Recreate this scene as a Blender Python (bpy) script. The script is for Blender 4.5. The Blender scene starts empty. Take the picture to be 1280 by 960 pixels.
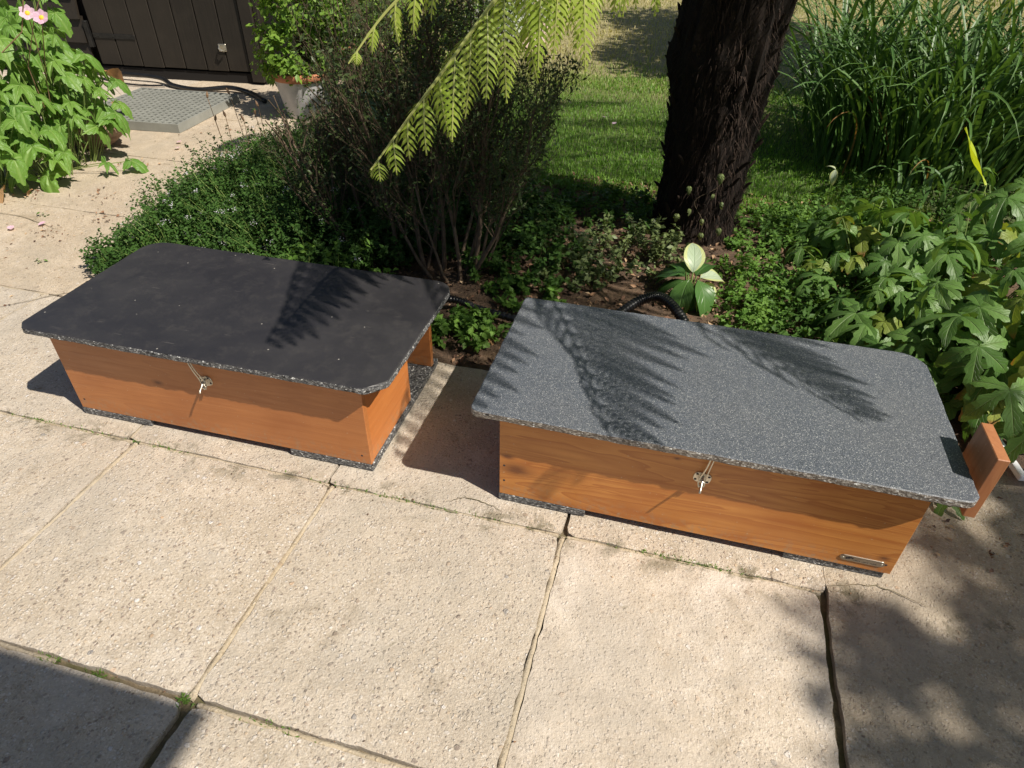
import bpy, math, random
import numpy as np
from mathutils import Vector, Matrix, Euler, noise as mnoise
random.seed(11); rng = np.random.default_rng(11)
S = bpy.context.scene
COL = S.collection
R = math.radians
PI = math.pi

# ------------------------------------------------------------------ camera
cam_d = bpy.data.cameras.new("camera"); cam = bpy.data.objects.new("camera", cam_d); COL.objects.link(cam)
fw = Vector((-0.19872579, 0.77069876, -0.60541844)); rt = Vector((0.96521439, 0.26100393, 0.01543133)); up = Vector((-0.1699095, 0.58129198, 0.79575775))
cam.matrix_world = Matrix(((rt.x, up.x, -fw.x, 0.13448), (rt.y, up.y, -fw.y, -1.03704), (rt.z, up.z, -fw.z, 1.23747), (0, 0, 0, 1)))
cam_d.sensor_width = 36.0; cam_d.lens = 828.03 / 1280 * 36.0; cam_d.clip_start = 0.02; cam_d.clip_end = 300
S.camera = cam

# ------------------------------------------------------------------ world, sun, exposure
SUNV = Vector((0.75, -0.28, 1.0)).normalized()
w = bpy.data.worlds.new("World"); S.world = w; w.use_nodes = True
nt = w.node_tree; bg = nt.nodes["Background"]
sky = nt.nodes.new("ShaderNodeTexSky"); sky.sky_type = 'NISHITA'; sky.sun_disc = False
sky.sun_elevation = math.asin(SUNV.z); sky.sun_rotation = math.atan2(SUNV.x, SUNV.y)
nt.links.new(sky.outputs[0], bg.inputs[0]); bg.inputs[1].default_value = 0.05
sd = bpy.data.lights.new("sun", 'SUN'); sd.energy = 5.0; sd.angle = R(0.53); sd.color = (1.0, 0.93, 0.82)
so = bpy.data.objects.new("sun", sd); COL.objects.link(so); so.location = (6, -3, 8)
so.rotation_euler = SUNV.to_track_quat('Z', 'Y').to_euler()
vs = S.view_settings; vs.view_transform = 'Standard'; vs.look = 'None'; vs.gamma = 1.0; vs.exposure = 0.40; vs.use_curve_mapping = False

# ------------------------------------------------------------------ helpers
def tag(o, label=None, cat=None, group=None, kind=None):
    if label: o['label'] = label
    if cat: o['category'] = cat
    if group: o['group'] = group
    if kind: o['kind'] = kind
    return o

def mesh(name, verts, faces, mats, midx=None, smooth=False, luv=None):
    me = bpy.data.meshes.new(name)
    v = np.asarray(verts, dtype=np.float32)
    if isinstance(faces, np.ndarray):
        n, k = faces.shape
        me.vertices.add(len(v)); me.vertices.foreach_set('co', v.ravel())
        me.loops.add(n * k); me.loops.foreach_set('vertex_index', faces.astype(np.int32).ravel())
        me.polygons.add(n); me.polygons.foreach_set('loop_start', np.arange(0, n * k, k, dtype=np.int32))
        me.polygons.foreach_set('loop_total', np.full(n, k, dtype=np.int32))
        me.update(calc_edges=True)
    else:
        me.from_pydata([tuple(map(float, a)) for a in v], [], [tuple(int(i) for i in f) for f in faces]); me.update()
    if not isinstance(mats, (list, tuple)): mats = [mats]
    for m in mats: me.materials.append(m)
    if midx is not None: me.polygons.foreach_set('material_index', np.asarray(midx, dtype=np.int32))
    if smooth: me.polygons.foreach_set('use_smooth', np.ones(len(me.polygons), dtype=bool))
    if luv is not None:
        a = me.attributes.new('luv', 'FLOAT_VECTOR', 'POINT'); a.data.foreach_set('vector', np.asarray(luv, dtype=np.float32).ravel())
    return me

def link(name, me, parent=None, M=None):
    o = bpy.data.objects.new(name, me); COL.objects.link(o)
    if parent is not None: o.parent = parent
    if M is not None: o.matrix_basis = M
    return o

def empty(name, loc, rz=0.0, label=None, cat=None, group=None):
    o = bpy.data.objects.new(name, None); COL.objects.link(o); o.empty_display_size = 0.1
    o.location = loc; o.rotation_euler = (0, 0, rz)
    return tag(o, label, cat, group)

class MB:
    """collects pieces of one mesh"""
    def __init__(s): s.v = []; s.f = []; s.m = []; s.uv = []
    def add(s, v, f, m=0, uv=None):
        b = len(s.v); s.v.extend([tuple(a) for a in v]); s.f.extend([tuple(i + b for i in q) for q in f]); s.m.extend(m if isinstance(m, list) else [m] * len(f))
        s.uv.extend(uv if uv is not None else [(0, 0, 0)] * len(v)); return s
    def box(s, x0, x1, y0, y1, z0, z1, m=0, bev=0.0, M=None):
        if bev <= 0:
            v = [(x, y, z) for z in (z0, z1) for y in (y0, y1) for x in (x0, x1)]
            f = [(0, 2, 3, 1), (4, 5, 7, 6), (0, 1, 5, 4), (2, 6, 7, 3), (0, 4, 6, 2), (1, 3, 7, 5)]
        else:
            b = bev; v = []; f = []
            idx = {}
            for ix, (X, sx) in enumerate(((x0, 1), (x1, -1))):
                for iy, (Y, sy) in enumerate(((y0, 1), (y1, -1))):
                    for iz, (Z, sz) in enumerate(((z0, 1), (z1, -1))):
                        for a, p in enumerate(((X, Y + sy * b, Z + sz * b), (X + sx * b, Y, Z + sz * b), (X + sx * b, Y + sy * b, Z))):
                            idx[(ix, iy, iz, a)] = len(v); v.append(p)
            g = lambda *k: idx[k]
            for i in (0, 1):
                q = [g(i, 0, 0, 0), g(i, 0, 1, 0), g(i, 1, 1, 0), g(i, 1, 0, 0)]; f.append(q if i == 0 else q[::-1])
                q = [g(0, i, 0, 1), g(1, i, 0, 1), g(1, i, 1, 1), g(0, i, 1, 1)]; f.append(q if i == 0 else q[::-1])
                q = [g(0, 0, i, 2), g(0, 1, i, 2), g(1, 1, i, 2), g(1, 0, i, 2)]; f.append(q if i == 0 else q[::-1])
            for i in (0, 1):
                for j in (0, 1):
                    f.append([g(i, j, 0, 0), g(i, j, 1, 0), g(i, j, 1, 1), g(i, j, 0, 1)])
                    f.append([g(0, i, j, 1), g(1, i, j, 1), g(1, i, j, 2), g(0, i, j, 2)])
                    f.append([g(i, 0, j, 0), g(i, 1, j, 0), g(i, 1, j, 2), g(i, 0, j, 2)])
                    for k in (0, 1): f.append([g(i, j, k, 0), g(i, j, k, 1), g(i, j, k, 2)])
        if M is not None: v = [tuple(M @ Vector(a)) for a in v]
        return s.add(v, f, m)
    def tube(s, pts, rad, n=6, m=0, cap=True):
        P = [Vector(p) for p in pts]
        if not isinstance(rad, (list, tuple)): rad = [rad] * len(P)
        v = []; f = []
        t = (P[1] - P[0]).normalized(); a = t.orthogonal().normalized()
        for i, p in enumerate(P):
            t = (P[min(i + 1, len(P) - 1)] - P[max(i - 1, 0)])
            t = t.normalized() if t.length > 1e-9 else Vector((0, 0, 1))
            a = (a - t * a.dot(t)); a = a.normalized() if a.length > 1e-6 else t.orthogonal().normalized()
            b = t.cross(a)
            for k in range(n):
                th = 2 * PI * k / n
                v.append(p + (a * math.cos(th) + b * math.sin(th)) * rad[i])
        for i in range(len(P) - 1):
            for k in range(n):
                k2 = (k + 1) % n
                f.append((i * n + k, i * n + k2, (i + 1) * n + k2, (i + 1) * n + k))
        if cap:
            f.append(tuple(range(n))[::-1]); f.append(tuple((len(P) - 1) * n + k for k in range(n)))
        return s.add(v, f, m)
    def lathe(s, prof, n=32, m=0, M=None):
        v = []; f = []
        for (r, z) in prof:
            for k in range(n): v.append(Vector((r * math.cos(2 * PI * k / n), r * math.sin(2 * PI * k / n), z)))
        for i in range(len(prof) - 1):
            for k in range(n):
                k2 = (k + 1) % n; f.append((i * n + k, i * n + k2, (i + 1) * n + k2, (i + 1) * n + k))
        if M is not None: v = [M @ a for a in v]
        return s.add(v, f, m)
    def build(s, name, mats, parent=None, M=None, smooth=False):
        return link(name, mesh(name, s.v, s.f, mats, s.m, smooth, s.uv), parent, M)

def bez(p0, p1, p2, n):
    p0, p1, p2 = Vector(p0), Vector(p1), Vector(p2)
    return [(1 - t) ** 2 * p0 + 2 * t * (1 - t) * p1 + t * t * p2 for t in [i / n for i in range(n + 1)]]

def catmull(pts, n=6):
    P = [Vector(p) for p in pts]; P = [P[0] * 2 - P[1]] + P + [P[-1] * 2 - P[-2]]; out = []
    for i in range(1, len(P) - 2):
        for k in range(n):
            t = k / n; a, b, c, d = P[i - 1], P[i], P[i + 1], P[i + 2]
            out.append(0.5 * ((2 * b) + (c - a) * t + (2 * a - 5 * b + 4 * c - d) * t * t + (3 * b - a - 3 * c + d) * t ** 3))
    out.append(P[-2]); return out

# ------------------------------------------------------------------ materials
class NT:
    def __init__(s, name):
        s.mat = bpy.data.materials.new(name); s.mat.use_nodes = True; s.t = s.mat.node_tree
        s.p = s.t.nodes["Principled BSDF"]; s.out = s.t.nodes["Material Output"]
    def n(s, typ, ins=None, **kw):
        nd = s.t.nodes.new(typ)
        for k, v in kw.items(): setattr(nd, k, v)
        for k, v in (ins or {}).items():
            if isinstance(v, bpy.types.NodeSocket): s.t.links.new(v, nd.inputs[k])
            else: nd.inputs[k].default_value = v
        return nd
    def obj(s): return s.n("ShaderNodeTexCoord").outputs["Object"]
    def pos(s): return s.n("ShaderNodeNewGeometry").outputs["Position"]
    def noise(s, vec, scale, detail=4, rough=0.55, dist=0.0):
        return s.n("ShaderNodeTexNoise", {"Vector": vec, "Scale": scale, "Detail": detail, "Roughness": rough, "Distortion": dist}).outputs["Fac"]
    def mapp(s, vec, sc): return s.n("ShaderNodeMapping", {"Vector": vec, "Scale": sc}).outputs[0]
    def ramp(s, fac, stops, interp='LINEAR'):
        r = s.n("ShaderNodeValToRGB", {"Fac": fac}); cr = r.color_ramp; cr.interpolation = interp
        while len(cr.elements) < len(stops): cr.elements.new(0.5)
        for e, (p, c) in zip(cr.elements, stops):
            e.position = p; e.color = (c, c, c, 1) if isinstance(c, (int, float)) else (*c, 1)
        return r.outputs[0]
    def mix(s, fac, a, b, typ='MIX'):
        nd = s.t.nodes.new("ShaderNodeMix"); nd.data_type = 'RGBA'; nd.blend_type = typ
        for i, v in ((0, fac), (6, a), (7, b)):
            if isinstance(v, bpy.types.NodeSocket): s.t.links.new(v, nd.inputs[i])
            elif i == 0: nd.inputs[0].default_value = v
            else: nd.inputs[i].default_value = (*v, 1) if len(v) == 3 else v
        return nd.outputs[2]
    def math(s, op, a, b=0.0, c=0.0, clamp=False):
        nd = s.n("ShaderNodeMath", operation=op); nd.use_clamp = clamp
        for i, v in enumerate((a, b, c)):
            if isinstance(v, bpy.types.NodeSocket): s.t.links.new(v, nd.inputs[i])
            else: nd.inputs[i].default_value = v
        return nd.outputs[0]
    def bump(s, h, strength=0.5, dist=0.01, normal=None):
        ins = {"Height": h, "Strength": strength, "Distance": dist}
        if normal is not None: ins["Normal"] = normal
        return s.n("ShaderNodeBump", ins).outputs[0]
    def set(s, **kw):
        for k, v in kw.items():
            k = k.replace('_', ' ')
            if isinstance(v, bpy.types.NodeSocket): s.t.links.new(v, s.p.inputs[k])
            else: s.p.inputs[k].default_value = (*v, 1) if isinstance(v, tuple) and len(v) == 3 else v
        return s.mat
    def rnd(s): return s.n("ShaderNodeObjectInfo").outputs["Random"]

def mat_concrete(name, tint=(1, 1, 1), moss=0.4, chip=1.0):
    m = NT(name); P = m.pos()
    wv = m.n("ShaderNodeTexNoise", {"Vector": P, "Scale": 95.0, "Detail": 2.0}).outputs["Color"]
    PW = m.n("ShaderNodeVectorMath", {0: P, 1: m.n("ShaderNodeVectorMath", {0: wv, 3: 0.010}, operation='SCALE').outputs[0]}, operation='ADD').outputs[0]
    big = m.noise(P, 2.3, 5, 0.6); mid = m.noise(P, 14, 5, 0.65); fine = m.noise(P, 150, 4, 0.75); gr = m.noise(P, 420, 2, 0.6)
    col = m.mix(m.ramp(big, [(0.3, 0), (0.7, 1)]), (0.53, 0.45, 0.34), (0.66, 0.585, 0.47))
    col = m.mix(m.ramp(mid, [(0.40, 0.0), (0.72, 0.7)]), col, (0.38, 0.315, 0.225))
    # broken crushed-stone texture: angular chips of many tones, each its own colour
    def chips(scale, stops, seln, soft, amt, col):
        v = m.n("ShaderNodeTexVoronoi", {"Vector": PW, "Scale": scale, "Randomness": 1.0}); c = m.n("ShaderNodeSeparateColor", {"Color": v.outputs["Color"]})
        st = m.ramp(c.outputs[0], stops, 'CONSTANT'); f = m.math('MULTIPLY', m.ramp(v.outputs["Distance"], soft), m.ramp(c.outputs[1], seln))
        return m.mix(m.math('MULTIPLY', f, amt * chip), col, st), f
    col, f0 = chips(260.0, [(0.0, (0.25, 0.19, 0.13)), (0.12, (0.42, 0.33, 0.23)), (0.32, (0.58, 0.48, 0.35)), (0.6, (0.70, 0.61, 0.48)), (0.82, (0.80, 0.74, 0.65))], [(0.1, 0), (0.15, 1)], [(0.35, 1), (0.6, 0)], 0.62, col)
    col, f1 = chips(135.0, [(0.0, (0.20, 0.15, 0.11)), (0.10, (0.36, 0.31, 0.26)), (0.22, (0.56, 0.42, 0.27)), (0.35, (0.64, 0.55, 0.43)), (0.6, (0.80, 0.75, 0.68)), (0.88, (0.28, 0.20, 0.16))], [(0.55, 0), (0.61, 1)], [(0.3, 1), (0.48, 0)], 0.8, col)
    col, f2 = chips(48.0, [(0.0, (0.15, 0.10, 0.08)), (0.28, (0.32, 0.21, 0.14)), (0.5, (0.26, 0.26, 0.26)), (0.64, (0.82, 0.80, 0.78)), (0.88, (0.58, 0.38, 0.22))], [(0.87, 0), (0.89, 1)], [(0.22, 1), (0.27, 0)], 0.85, col)
    pits = m.ramp(fine, [(0.32, 0.75 * chip), (0.42, 0.0)]); col = m.mix(pits, col, (0.20, 0.15, 0.10))
    col = m.mix(m.ramp(gr, [(0.3, 0.30), (0.6, 0.0)]), col, (0.30, 0.23, 0.16))
    ob = m.n('ShaderNodeObjectInfo').outputs['Random']; col = m.mix(m.math('MULTIPLY', ob, 0.22), col, (0.50, 0.45, 0.38))
    # stains, dirt, pale worn patches
    st = m.ramp(m.noise(P, 6.5, 6, 0.7, 0.6), [(0.59, 0), (0.70, 0.6)])
    col = m.mix(st, col, (0.27, 0.22, 0.15))
    lich = m.math('MULTIPLY', m.ramp(m.noise(P, 24, 4, 0.6, 0.5), [(0.66, 0), (0.70, 0.8)]), m.ramp(big, [(0.45, 0), (0.6, 1)])); col = m.mix(lich, col, (0.24, 0.205, 0.12))
    pale = m.ramp(m.noise(P, 4.1, 6, 0.72, 0.3), [(0.54, 0), (0.72, 0.55)])
    col = m.mix(pale, col, (0.72, 0.66, 0.57))
    # moss and grime hugging the joint between the rows (runs along world y = 0)
    sx = m.n("ShaderNodeSeparateXYZ", {"Vector": P})
    dj = m.math('ABSOLUTE', m.math('SUBTRACT', sx.outputs[1], 0.0))
    near = m.ramp(m.math('MULTIPLY', dj, 10.0), [(0.12, 1), (0.65, 0)])
    mo = m.math('MULTIPLY', near, m.ramp(m.noise(P, 13, 6, 0.75, .4), [(0.52, 0), (0.60, moss * 1.9)]))
    col = m.mix(mo, col, (0.12, 0.105, 0.055))
    wea = m.ramp(m.noise(P, 2.1, 7, 0.8, 0.8), [(0.44, 0.0), (0.60, 0.6)]); col = m.mix(wea, col, (0.42, 0.375, 0.305))
    col = m.mix(1.0, col, (tint[0] * .985, tint[1] * .975, tint[2] * .995), 'MULTIPLY')
    h = m.math('ADD', m.math('MULTIPLY', fine, 1.3), m.math('ADD', m.math('MULTIPLY', f1, 0.45), m.math('ADD', m.math('MULTIPLY', mid, 2.0), m.math('MULTIPLY', f2, .5))))
    nrm = m.bump(h, 0.6 + 0.35 * chip, 0.0036)
    return m.set(Base_Color=col, Roughness=0.9, Normal=nrm)

def mat_leaf(name, a, b, vein=(0.3, 0.4, 0.15), rough=0.45, trans=0.35, nveins=7.0, var=0.35, spec=0.4, veinamt=0.35, tip=None, edge=None, bumpd=0.002):
    m = NT(name); at = m.n("ShaderNodeAttribute", attribute_name='luv').outputs["Vector"]
    sp = m.n("ShaderNodeSeparateXYZ", {"Vector": at}); u = m.math('ABSOLUTE', sp.outputs[0]); v = sp.outputs[1]; r = sp.outputs[2]
    rn = m.rnd(); nz = m.noise(m.pos(), 9, 3)
    f = m.math('ADD', m.math('MULTIPLY', rn, 0.5), m.math('MULTIPLY', r, 0.5))
    f = m.math('ADD', m.math('MULTIPLY', f, 0.7), m.math('MULTIPLY', nz, 0.3))
    col = m.mix(m.ramp(f, [(0.2, 0), (0.8, 1)]), a, b)
    fr = m.math('FRACT', m.math('SUBTRACT', m.math('MULTIPLY', v, nveins), m.math('MULTIPLY', u, 2.2)))
    side = m.ramp(fr, [(0.0, 1), (0.09, 0), (0.91, 0), (1.0, 1)])
    mid = m.ramp(u, [(0.02, 1), (0.09, 0)])
    ve = m.math('MAXIMUM', m.math('MULTIPLY', side, 0.6), mid)
    col = m.mix(m.math('MULTIPLY', ve, veinamt), col, vein)
    if edge is not None: col = m.mix(m.ramp(m.math('ADD', u, m.math('MULTIPLY', nz, 0.25)), [(0.74, 0), (0.8, 1)]), col, edge)
    if tip is not None: col = m.mix(m.ramp(m.math('ADD', v, m.math('MULTIPLY', rn, 0.2)), [(0.9, 0), (1.08, 1)]), col, tip)
    bn = m.bump(m.math('SUBTRACT', 0.0, ve), 0.6, bumpd)
    m.set(Base_Color=col, Roughness=rough, Normal=bn); m.p.inputs["Specular IOR Level"].default_value = spec
    tr = m.n("ShaderNodeBsdfTranslucent", {"Color": m.mix(1.0, col, (1.25, 1.15, 0.5), 'MULTIPLY'), "Normal": bn})
    mx = m.n("ShaderNodeMixShader", {0: trans, 1: m.p.outputs[0], 2: tr.outputs[0]})
    m.t.links.new(mx.outputs[0], m.out.inputs[0]); return m.mat

def mat_wood(name, a, b, dark, ring=1.0, coat=0.25, scale=1.0, knots=True, along='X', spots=()):
    m = NT(name); P = m.obj()
    sc = {'X': (1.6, 34, 34), 'Y': (34, 1.6, 34), 'Z': (34, 34, 1.6)}[along]
    sc2 = {'X': (0.9, 9, 9), 'Y': (9, 0.9, 9), 'Z': (9, 9, 0.9)}[along]
    g1 = m.noise(m.mapp(P, sc), 2.2 * scale, 5, 0.65, 0.4)
    g2 = m.noise(m.mapp(P, sc2), 1.6 * scale, 3, 0.5, 1.0)
    band = m.math('FRACT', m.math('MULTIPLY', g2, 9.0))
    rg = m.ramp(band, [(0.0, 0.0), (0.7, 0.55), (0.92, 1.0), (1.0, 0.0)])
    col = m.mix(m.ramp(g1, [(0.3, 0), (0.7, 1)]), a, b)
    col = m.mix(m.math('MULTIPLY', rg, 0.38 * ring), col, dark)
    blot = m.ramp(m.noise(P, 5.0, 4), [(0.45, 0), (0.8, 0.5)])
    col = m.mix(blot, col, dark)
    if knots:
        v = m.n("ShaderNodeTexVoronoi", {"Vector": m.mapp(P, (1.0, 1.0, 1.4)), "Scale": 5.2})
        kn = m.ramp(v.outputs["Distance"], [(0.035, 0.9), (0.10, 0.0)])
        kn = m.math('MULTIPLY', kn, m.ramp(m.n("ShaderNodeSeparateColor", {"Color": v.outputs["Color"]}).outputs[0], [(0.72, 0), (0.75, 1)]))
        col = m.mix(kn, col, (0.10, 0.028, 0.008))
    for (kx, kz, kr) in spots:
        sp = m.n("ShaderNodeSeparateXYZ", {"Vector": P})
        dx = m.math('MULTIPLY', m.math('SUBTRACT', sp.outputs[0], kx), 0.5); dz = m.math('SUBTRACT', sp.outputs[2], kz)
        dd = m.math('SQRT', m.math('ADD', m.math('MULTIPLY', dx, dx), m.math('MULTIPLY', dz, dz)))
        q = m.math('ADD', m.math('DIVIDE', dd, kr), m.math('MULTIPLY', m.math('SUBTRACT', g1, 0.5), 0.8))
        col = m.mix(m.ramp(q, [(0.2, 0.85), (0.62, 0.30), (1.0, 0.0)]), col, (0.12, 0.032, 0.008))
    spz = m.n("ShaderNodeSeparateXYZ", {"Vector": P}).outputs[2]
    spl = m.math('MULTIPLY', m.ramp(m.math('MULTIPLY', spz, 5.0), [(0.12, 1), (0.42, 0)]), m.ramp(m.noise(P, 55, 4, 0.7), [(0.5, 0), (0.62, 0.55)]))
    col = m.mix(spl, col, (0.30, 0.22, 0.14))
    dots = m.ramp(m.noise(P, 130, 2, 0.5), [(0.70, 0), (0.74, 0.5)]); col = m.mix(dots, col, (0.50, 0.40, 0.28))
    bn = m.bump(g1, 0.4, 0.0016)
    rr = m.ramp(g1, [(0.2, 0.38), (0.8, 0.6)])
    m.set(Base_Color=col, Roughness=rr, Normal=bn); m.p.inputs["Coat Weight"].default_value = coat; m.p.inputs["Coat Roughness"].default_value = 0.35
    return m.mat

def mat_plain(name, a, b=None, scale=20.0, rough=0.6, metal=0.0, bump=0.2, bd=0.002, spec=0.5):
    m = NT(name); P = m.obj(); n1 = m.noise(P, scale, 5, 0.65)
    col = m.mix(m.ramp(n1, [(0.3, 0), (0.7, 1)]), a, b or a)
    m.p.inputs["Specular IOR Level"].default_value = spec
    return m.set(Base_Color=col, Roughness=rough, Metallic=metal, Normal=m.bump(n1, bump, bd))

def mat_bark(name, a, b, scale=30.0, st=(1, 1, 0.15)):
    m = NT(name); P = m.pos(); n1 = m.noise(m.mapp(P, st), scale, 5, 0.7, 0.5)
    col = m.mix(m.ramp(n1, [(0.32, 0), (0.68, 1)]), a, b)
    m.p.inputs["Specular IOR Level"].default_value = 0.25
    return m.set(Base_Color=col, Roughness=0.9, Normal=m.bump(n1, 0.8, 0.006))

M = {}
M['conc'] = mat_concrete('aggregate_concrete'); M['conc_pale'] = mat_concrete('pale_aggregate_concrete', (1.03, 1.03, 1.05), 0.3, 0.45)
M['conc_rough'] = mat_concrete('rough_weathered_concrete', (0.86, 0.83, 0.78), 0.5)
def mk():
    m = NT('joint_mortar'); P = m.pos(); n1 = m.noise(P, 60, 5, 0.7); n2 = m.noise(P, 5, 4, 0.6)
    col = m.mix(m.ramp(n1, [(0.3, 0), (0.7, 1)]), (0.10, 0.08, 0.05), (0.28, 0.22, 0.14))
    col = m.mix(m.ramp(n2, [(0.48, 0), (0.58, 0.85)]), col, (0.10, 0.095, 0.04))
    return m.set(Base_Color=col, Roughness=0.95, Normal=m.bump(n1, 1.0, 0.006))
M['mortar'] = mk()
M['joint'] = mat_concrete('pale_joint_mortar', (0.90, 0.87, 0.78), 0.5, 0.5)
def mk():
    m = NT('bed_soil'); P = m.pos(); n1 = m.noise(P, 26, 6, 0.75); n2 = m.noise(P, 4, 4, 0.6)
    col = m.mix(m.ramp(n1, [(0.3, 0), (0.75, 1)]), (0.04, 0.025, 0.016), (0.17, 0.105, 0.065))
    col = m.mix(m.ramp(n2, [(0.45, 0), (0.7, 0.5)]), col, (0.25, 0.165, 0.10))
    return m.set(Base_Color=col, Roughness=0.95, Normal=m.bump(n1, 1.0, 0.02))
M['soil'] = mk()
def mk():
    m = NT('lawn_soil'); P = m.pos(); n1 = m.noise(P, 40, 5, 0.7)
    sx = m.n("ShaderNodeSeparateXYZ", {"Vector": P})
    far = m.ramp(m.math('MULTIPLY', m.math('ADD', sx.outputs[1], m.math('MULTIPLY', m.noise(P, 1.5, 3), 2.0)), 0.1), [(0.44, 0), (0.62, 1)])
    col = m.mix(far, (0.06, 0.10, 0.02), (0.40, 0.35, 0.17))
    col = m.mix(m.ramp(n1, [(0.3, 0.7), (0.7, 0.0)]), col, (0.07, 0.06, 0.03))
    return m.set(Base_Color=col, Roughness=0.95, Normal=m.bump(n1, 0.8, 0.02))
M['lawn'] = mk()
def mk():
    m = NT('grass_blade'); at = m.n("ShaderNodeAttribute", attribute_name='luv').outputs["Vector"]
    sp = m.n("ShaderNodeSeparateXYZ", {"Vector": at})
    green = m.mix(sp.outputs[2], (0.085, 0.22, 0.020), (0.22, 0.40, 0.05))
    dry = m.mix(sp.outputs[2], (0.40, 0.38, 0.14), (0.58, 0.50, 0.27))
    col = m.mix(sp.outputs[0], green, dry)
    m.set(Base_Color=col, Roughness=0.5)
    tr = m.n("ShaderNodeBsdfTranslucent", {"Color": m.mix(1.0, col, (1.2, 1.2, 0.6), 'MULTIPLY')})
    mx = m.n("ShaderNodeMixShader", {0: 0.35, 1: m.p.outputs[0], 2: tr.outputs[0]})
    m.t.links.new(mx.outputs[0], m.out.inputs[0]); return m.mat
M['grass'] = mk()
M['wood_r'] = mat_wood('orange_stained_pine', (0.60, 0.255, 0.058), (0.48, 0.185, 0.038), (0.32, 0.085, 0.012), 1.7, spots=((0.042, 0.115, 0.030), (0.02, 0.15, 0.012), (0.712, 0.272, 0.014), (0.868, 0.268, 0.013), (0.875, 0.07, 0.010), (0.40, 0.245, 0.006)))
M['wood_l'] = mat_wood('russet_stained_ply', (0.49, 0.188, 0.055), (0.42, 0.150, 0.040), (0.28, 0.08, 0.018), 0.7, knots=False, spots=((0.55, 0.262, 0.010), (0.30, 0.17, 0.012)))
M['wood_ly'] = mat_wood('russet_stained_ply_side', (0.56, 0.20, 0.05), (0.48, 0.155, 0.035), (0.30, 0.085, 0.02), 0.35, knots=False, along='Y')
M['wood_rz'] = mat_wood('orange_stained_pine_upright', (0.46, 0.20, 0.085), (0.38, 0.15, 0.06), (0.25, 0.085, 0.03), 0.8, knots=False, along='Z')
M['wood_in'] = mat_plain('dark_inside_wood', (0.10, 0.04, 0.015), (0.16, 0.06, 0.02))
def mk():   # smooth black recycled plastic sheet, smudged, scratched
    m = NT('black_recycled_plastic_top'); P = m.obj()
    n1 = m.noise(P, 5, 5, 0.65, 0.5); n2 = m.noise(P, 22, 6, 0.75)
    col = m.mix(m.ramp(n1, [(0.35, 0), (0.7, 1)]), (0.024, 0.023, 0.026), (0.036, 0.034, 0.036))
    col = m.mix(m.ramp(n2, [(0.50, 0), (0.82, 0.5)]), col, (0.070, 0.064, 0.060))
    v = m.n("ShaderNodeTexVoronoi", {"Vector": P, "Scale": 38.0}); sc = m.n("ShaderNodeSeparateColor", {"Color": v.outputs["Color"]})
    sp = m.math('MULTIPLY', m.ramp(v.outputs["Distance"], [(0.06, 1), (0.10, 0)]), m.ramp(sc.outputs[0], [(0.86, 0), (0.88, 1)]))
    col = m.mix(sp, col, (0.30, 0.28, 0.25))
    s1 = m.noise(m.mapp(P, (3, 70, 1)), 3.0, 2, 0.5, 0.3); scr = m.math('MULTIPLY', m.ramp(s1, [(0.70, 0), (0.73, 1)]), m.ramp(m.noise(P, 9, 3), [(0.5, 0), (0.65, 0.5)]))
    col = m.mix(scr, col, (0.22, 0.2, 0.18))
    rough = m.ramp(m.math('ADD', m.math('MULTIPLY', n1, 0.6), m.math('MULTIPLY', n2, 0.4)), [(0.3, 0.30), (0.7, 0.50)])
    return m.set(Base_Color=col, Roughness=rough, Normal=m.bump(n2, 0.15, 0.001))
M['lid_l'] = mk()
def mk():   # blue grey speckled sheet
    m = NT('speckled_grey_plastic_top'); P = m.obj()
    fine = m.n("ShaderNodeTexVoronoi", {"Vector": P, "Scale": 800.0}); c = m.n("ShaderNodeSeparateColor", {"Color": fine.outputs["Color"]})
    col = m.ramp(c.outputs[0], [(0.0, (0.038, 0.046, 0.060)), (0.3, (0.070, 0.082, 0.103)), (0.62, (0.110, 0.124, 0.148)), (0.80, (0.17, 0.18, 0.20)), (0.95, (0.42, 0.43, 0.43))], 'CONSTANT')
    n1 = m.noise(P, 4, 4, 0.6); n2 = m.noise(P, 120, 3, 0.7)
    col = m.mix(m.ramp(n1, [(0.3, 0.0), (0.75, 0.22)]), col, (0.17, 0.165, 0.16))
    s1 = m.noise(m.mapp(P, (60, 5, 1)), 2.0, 3, 0.6, 0.4); scr = m.math('MULTIPLY', m.ramp(s1, [(0.72, 0), (0.75, 1)]), m.ramp(m.noise(P, 7, 3), [(0.56, 0), (0.62, 0.7)]))
    col = m.mix(scr, col, (0.45, 0.46, 0.47))
    return m.set(Base_Color=col, Roughness=m.ramp(n2, [(0.3, 0.38), (0.7, 0.62)]), Normal=m.bump(n2, 0.35, 0.0012))
M['lid_r'] = mk()
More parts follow.
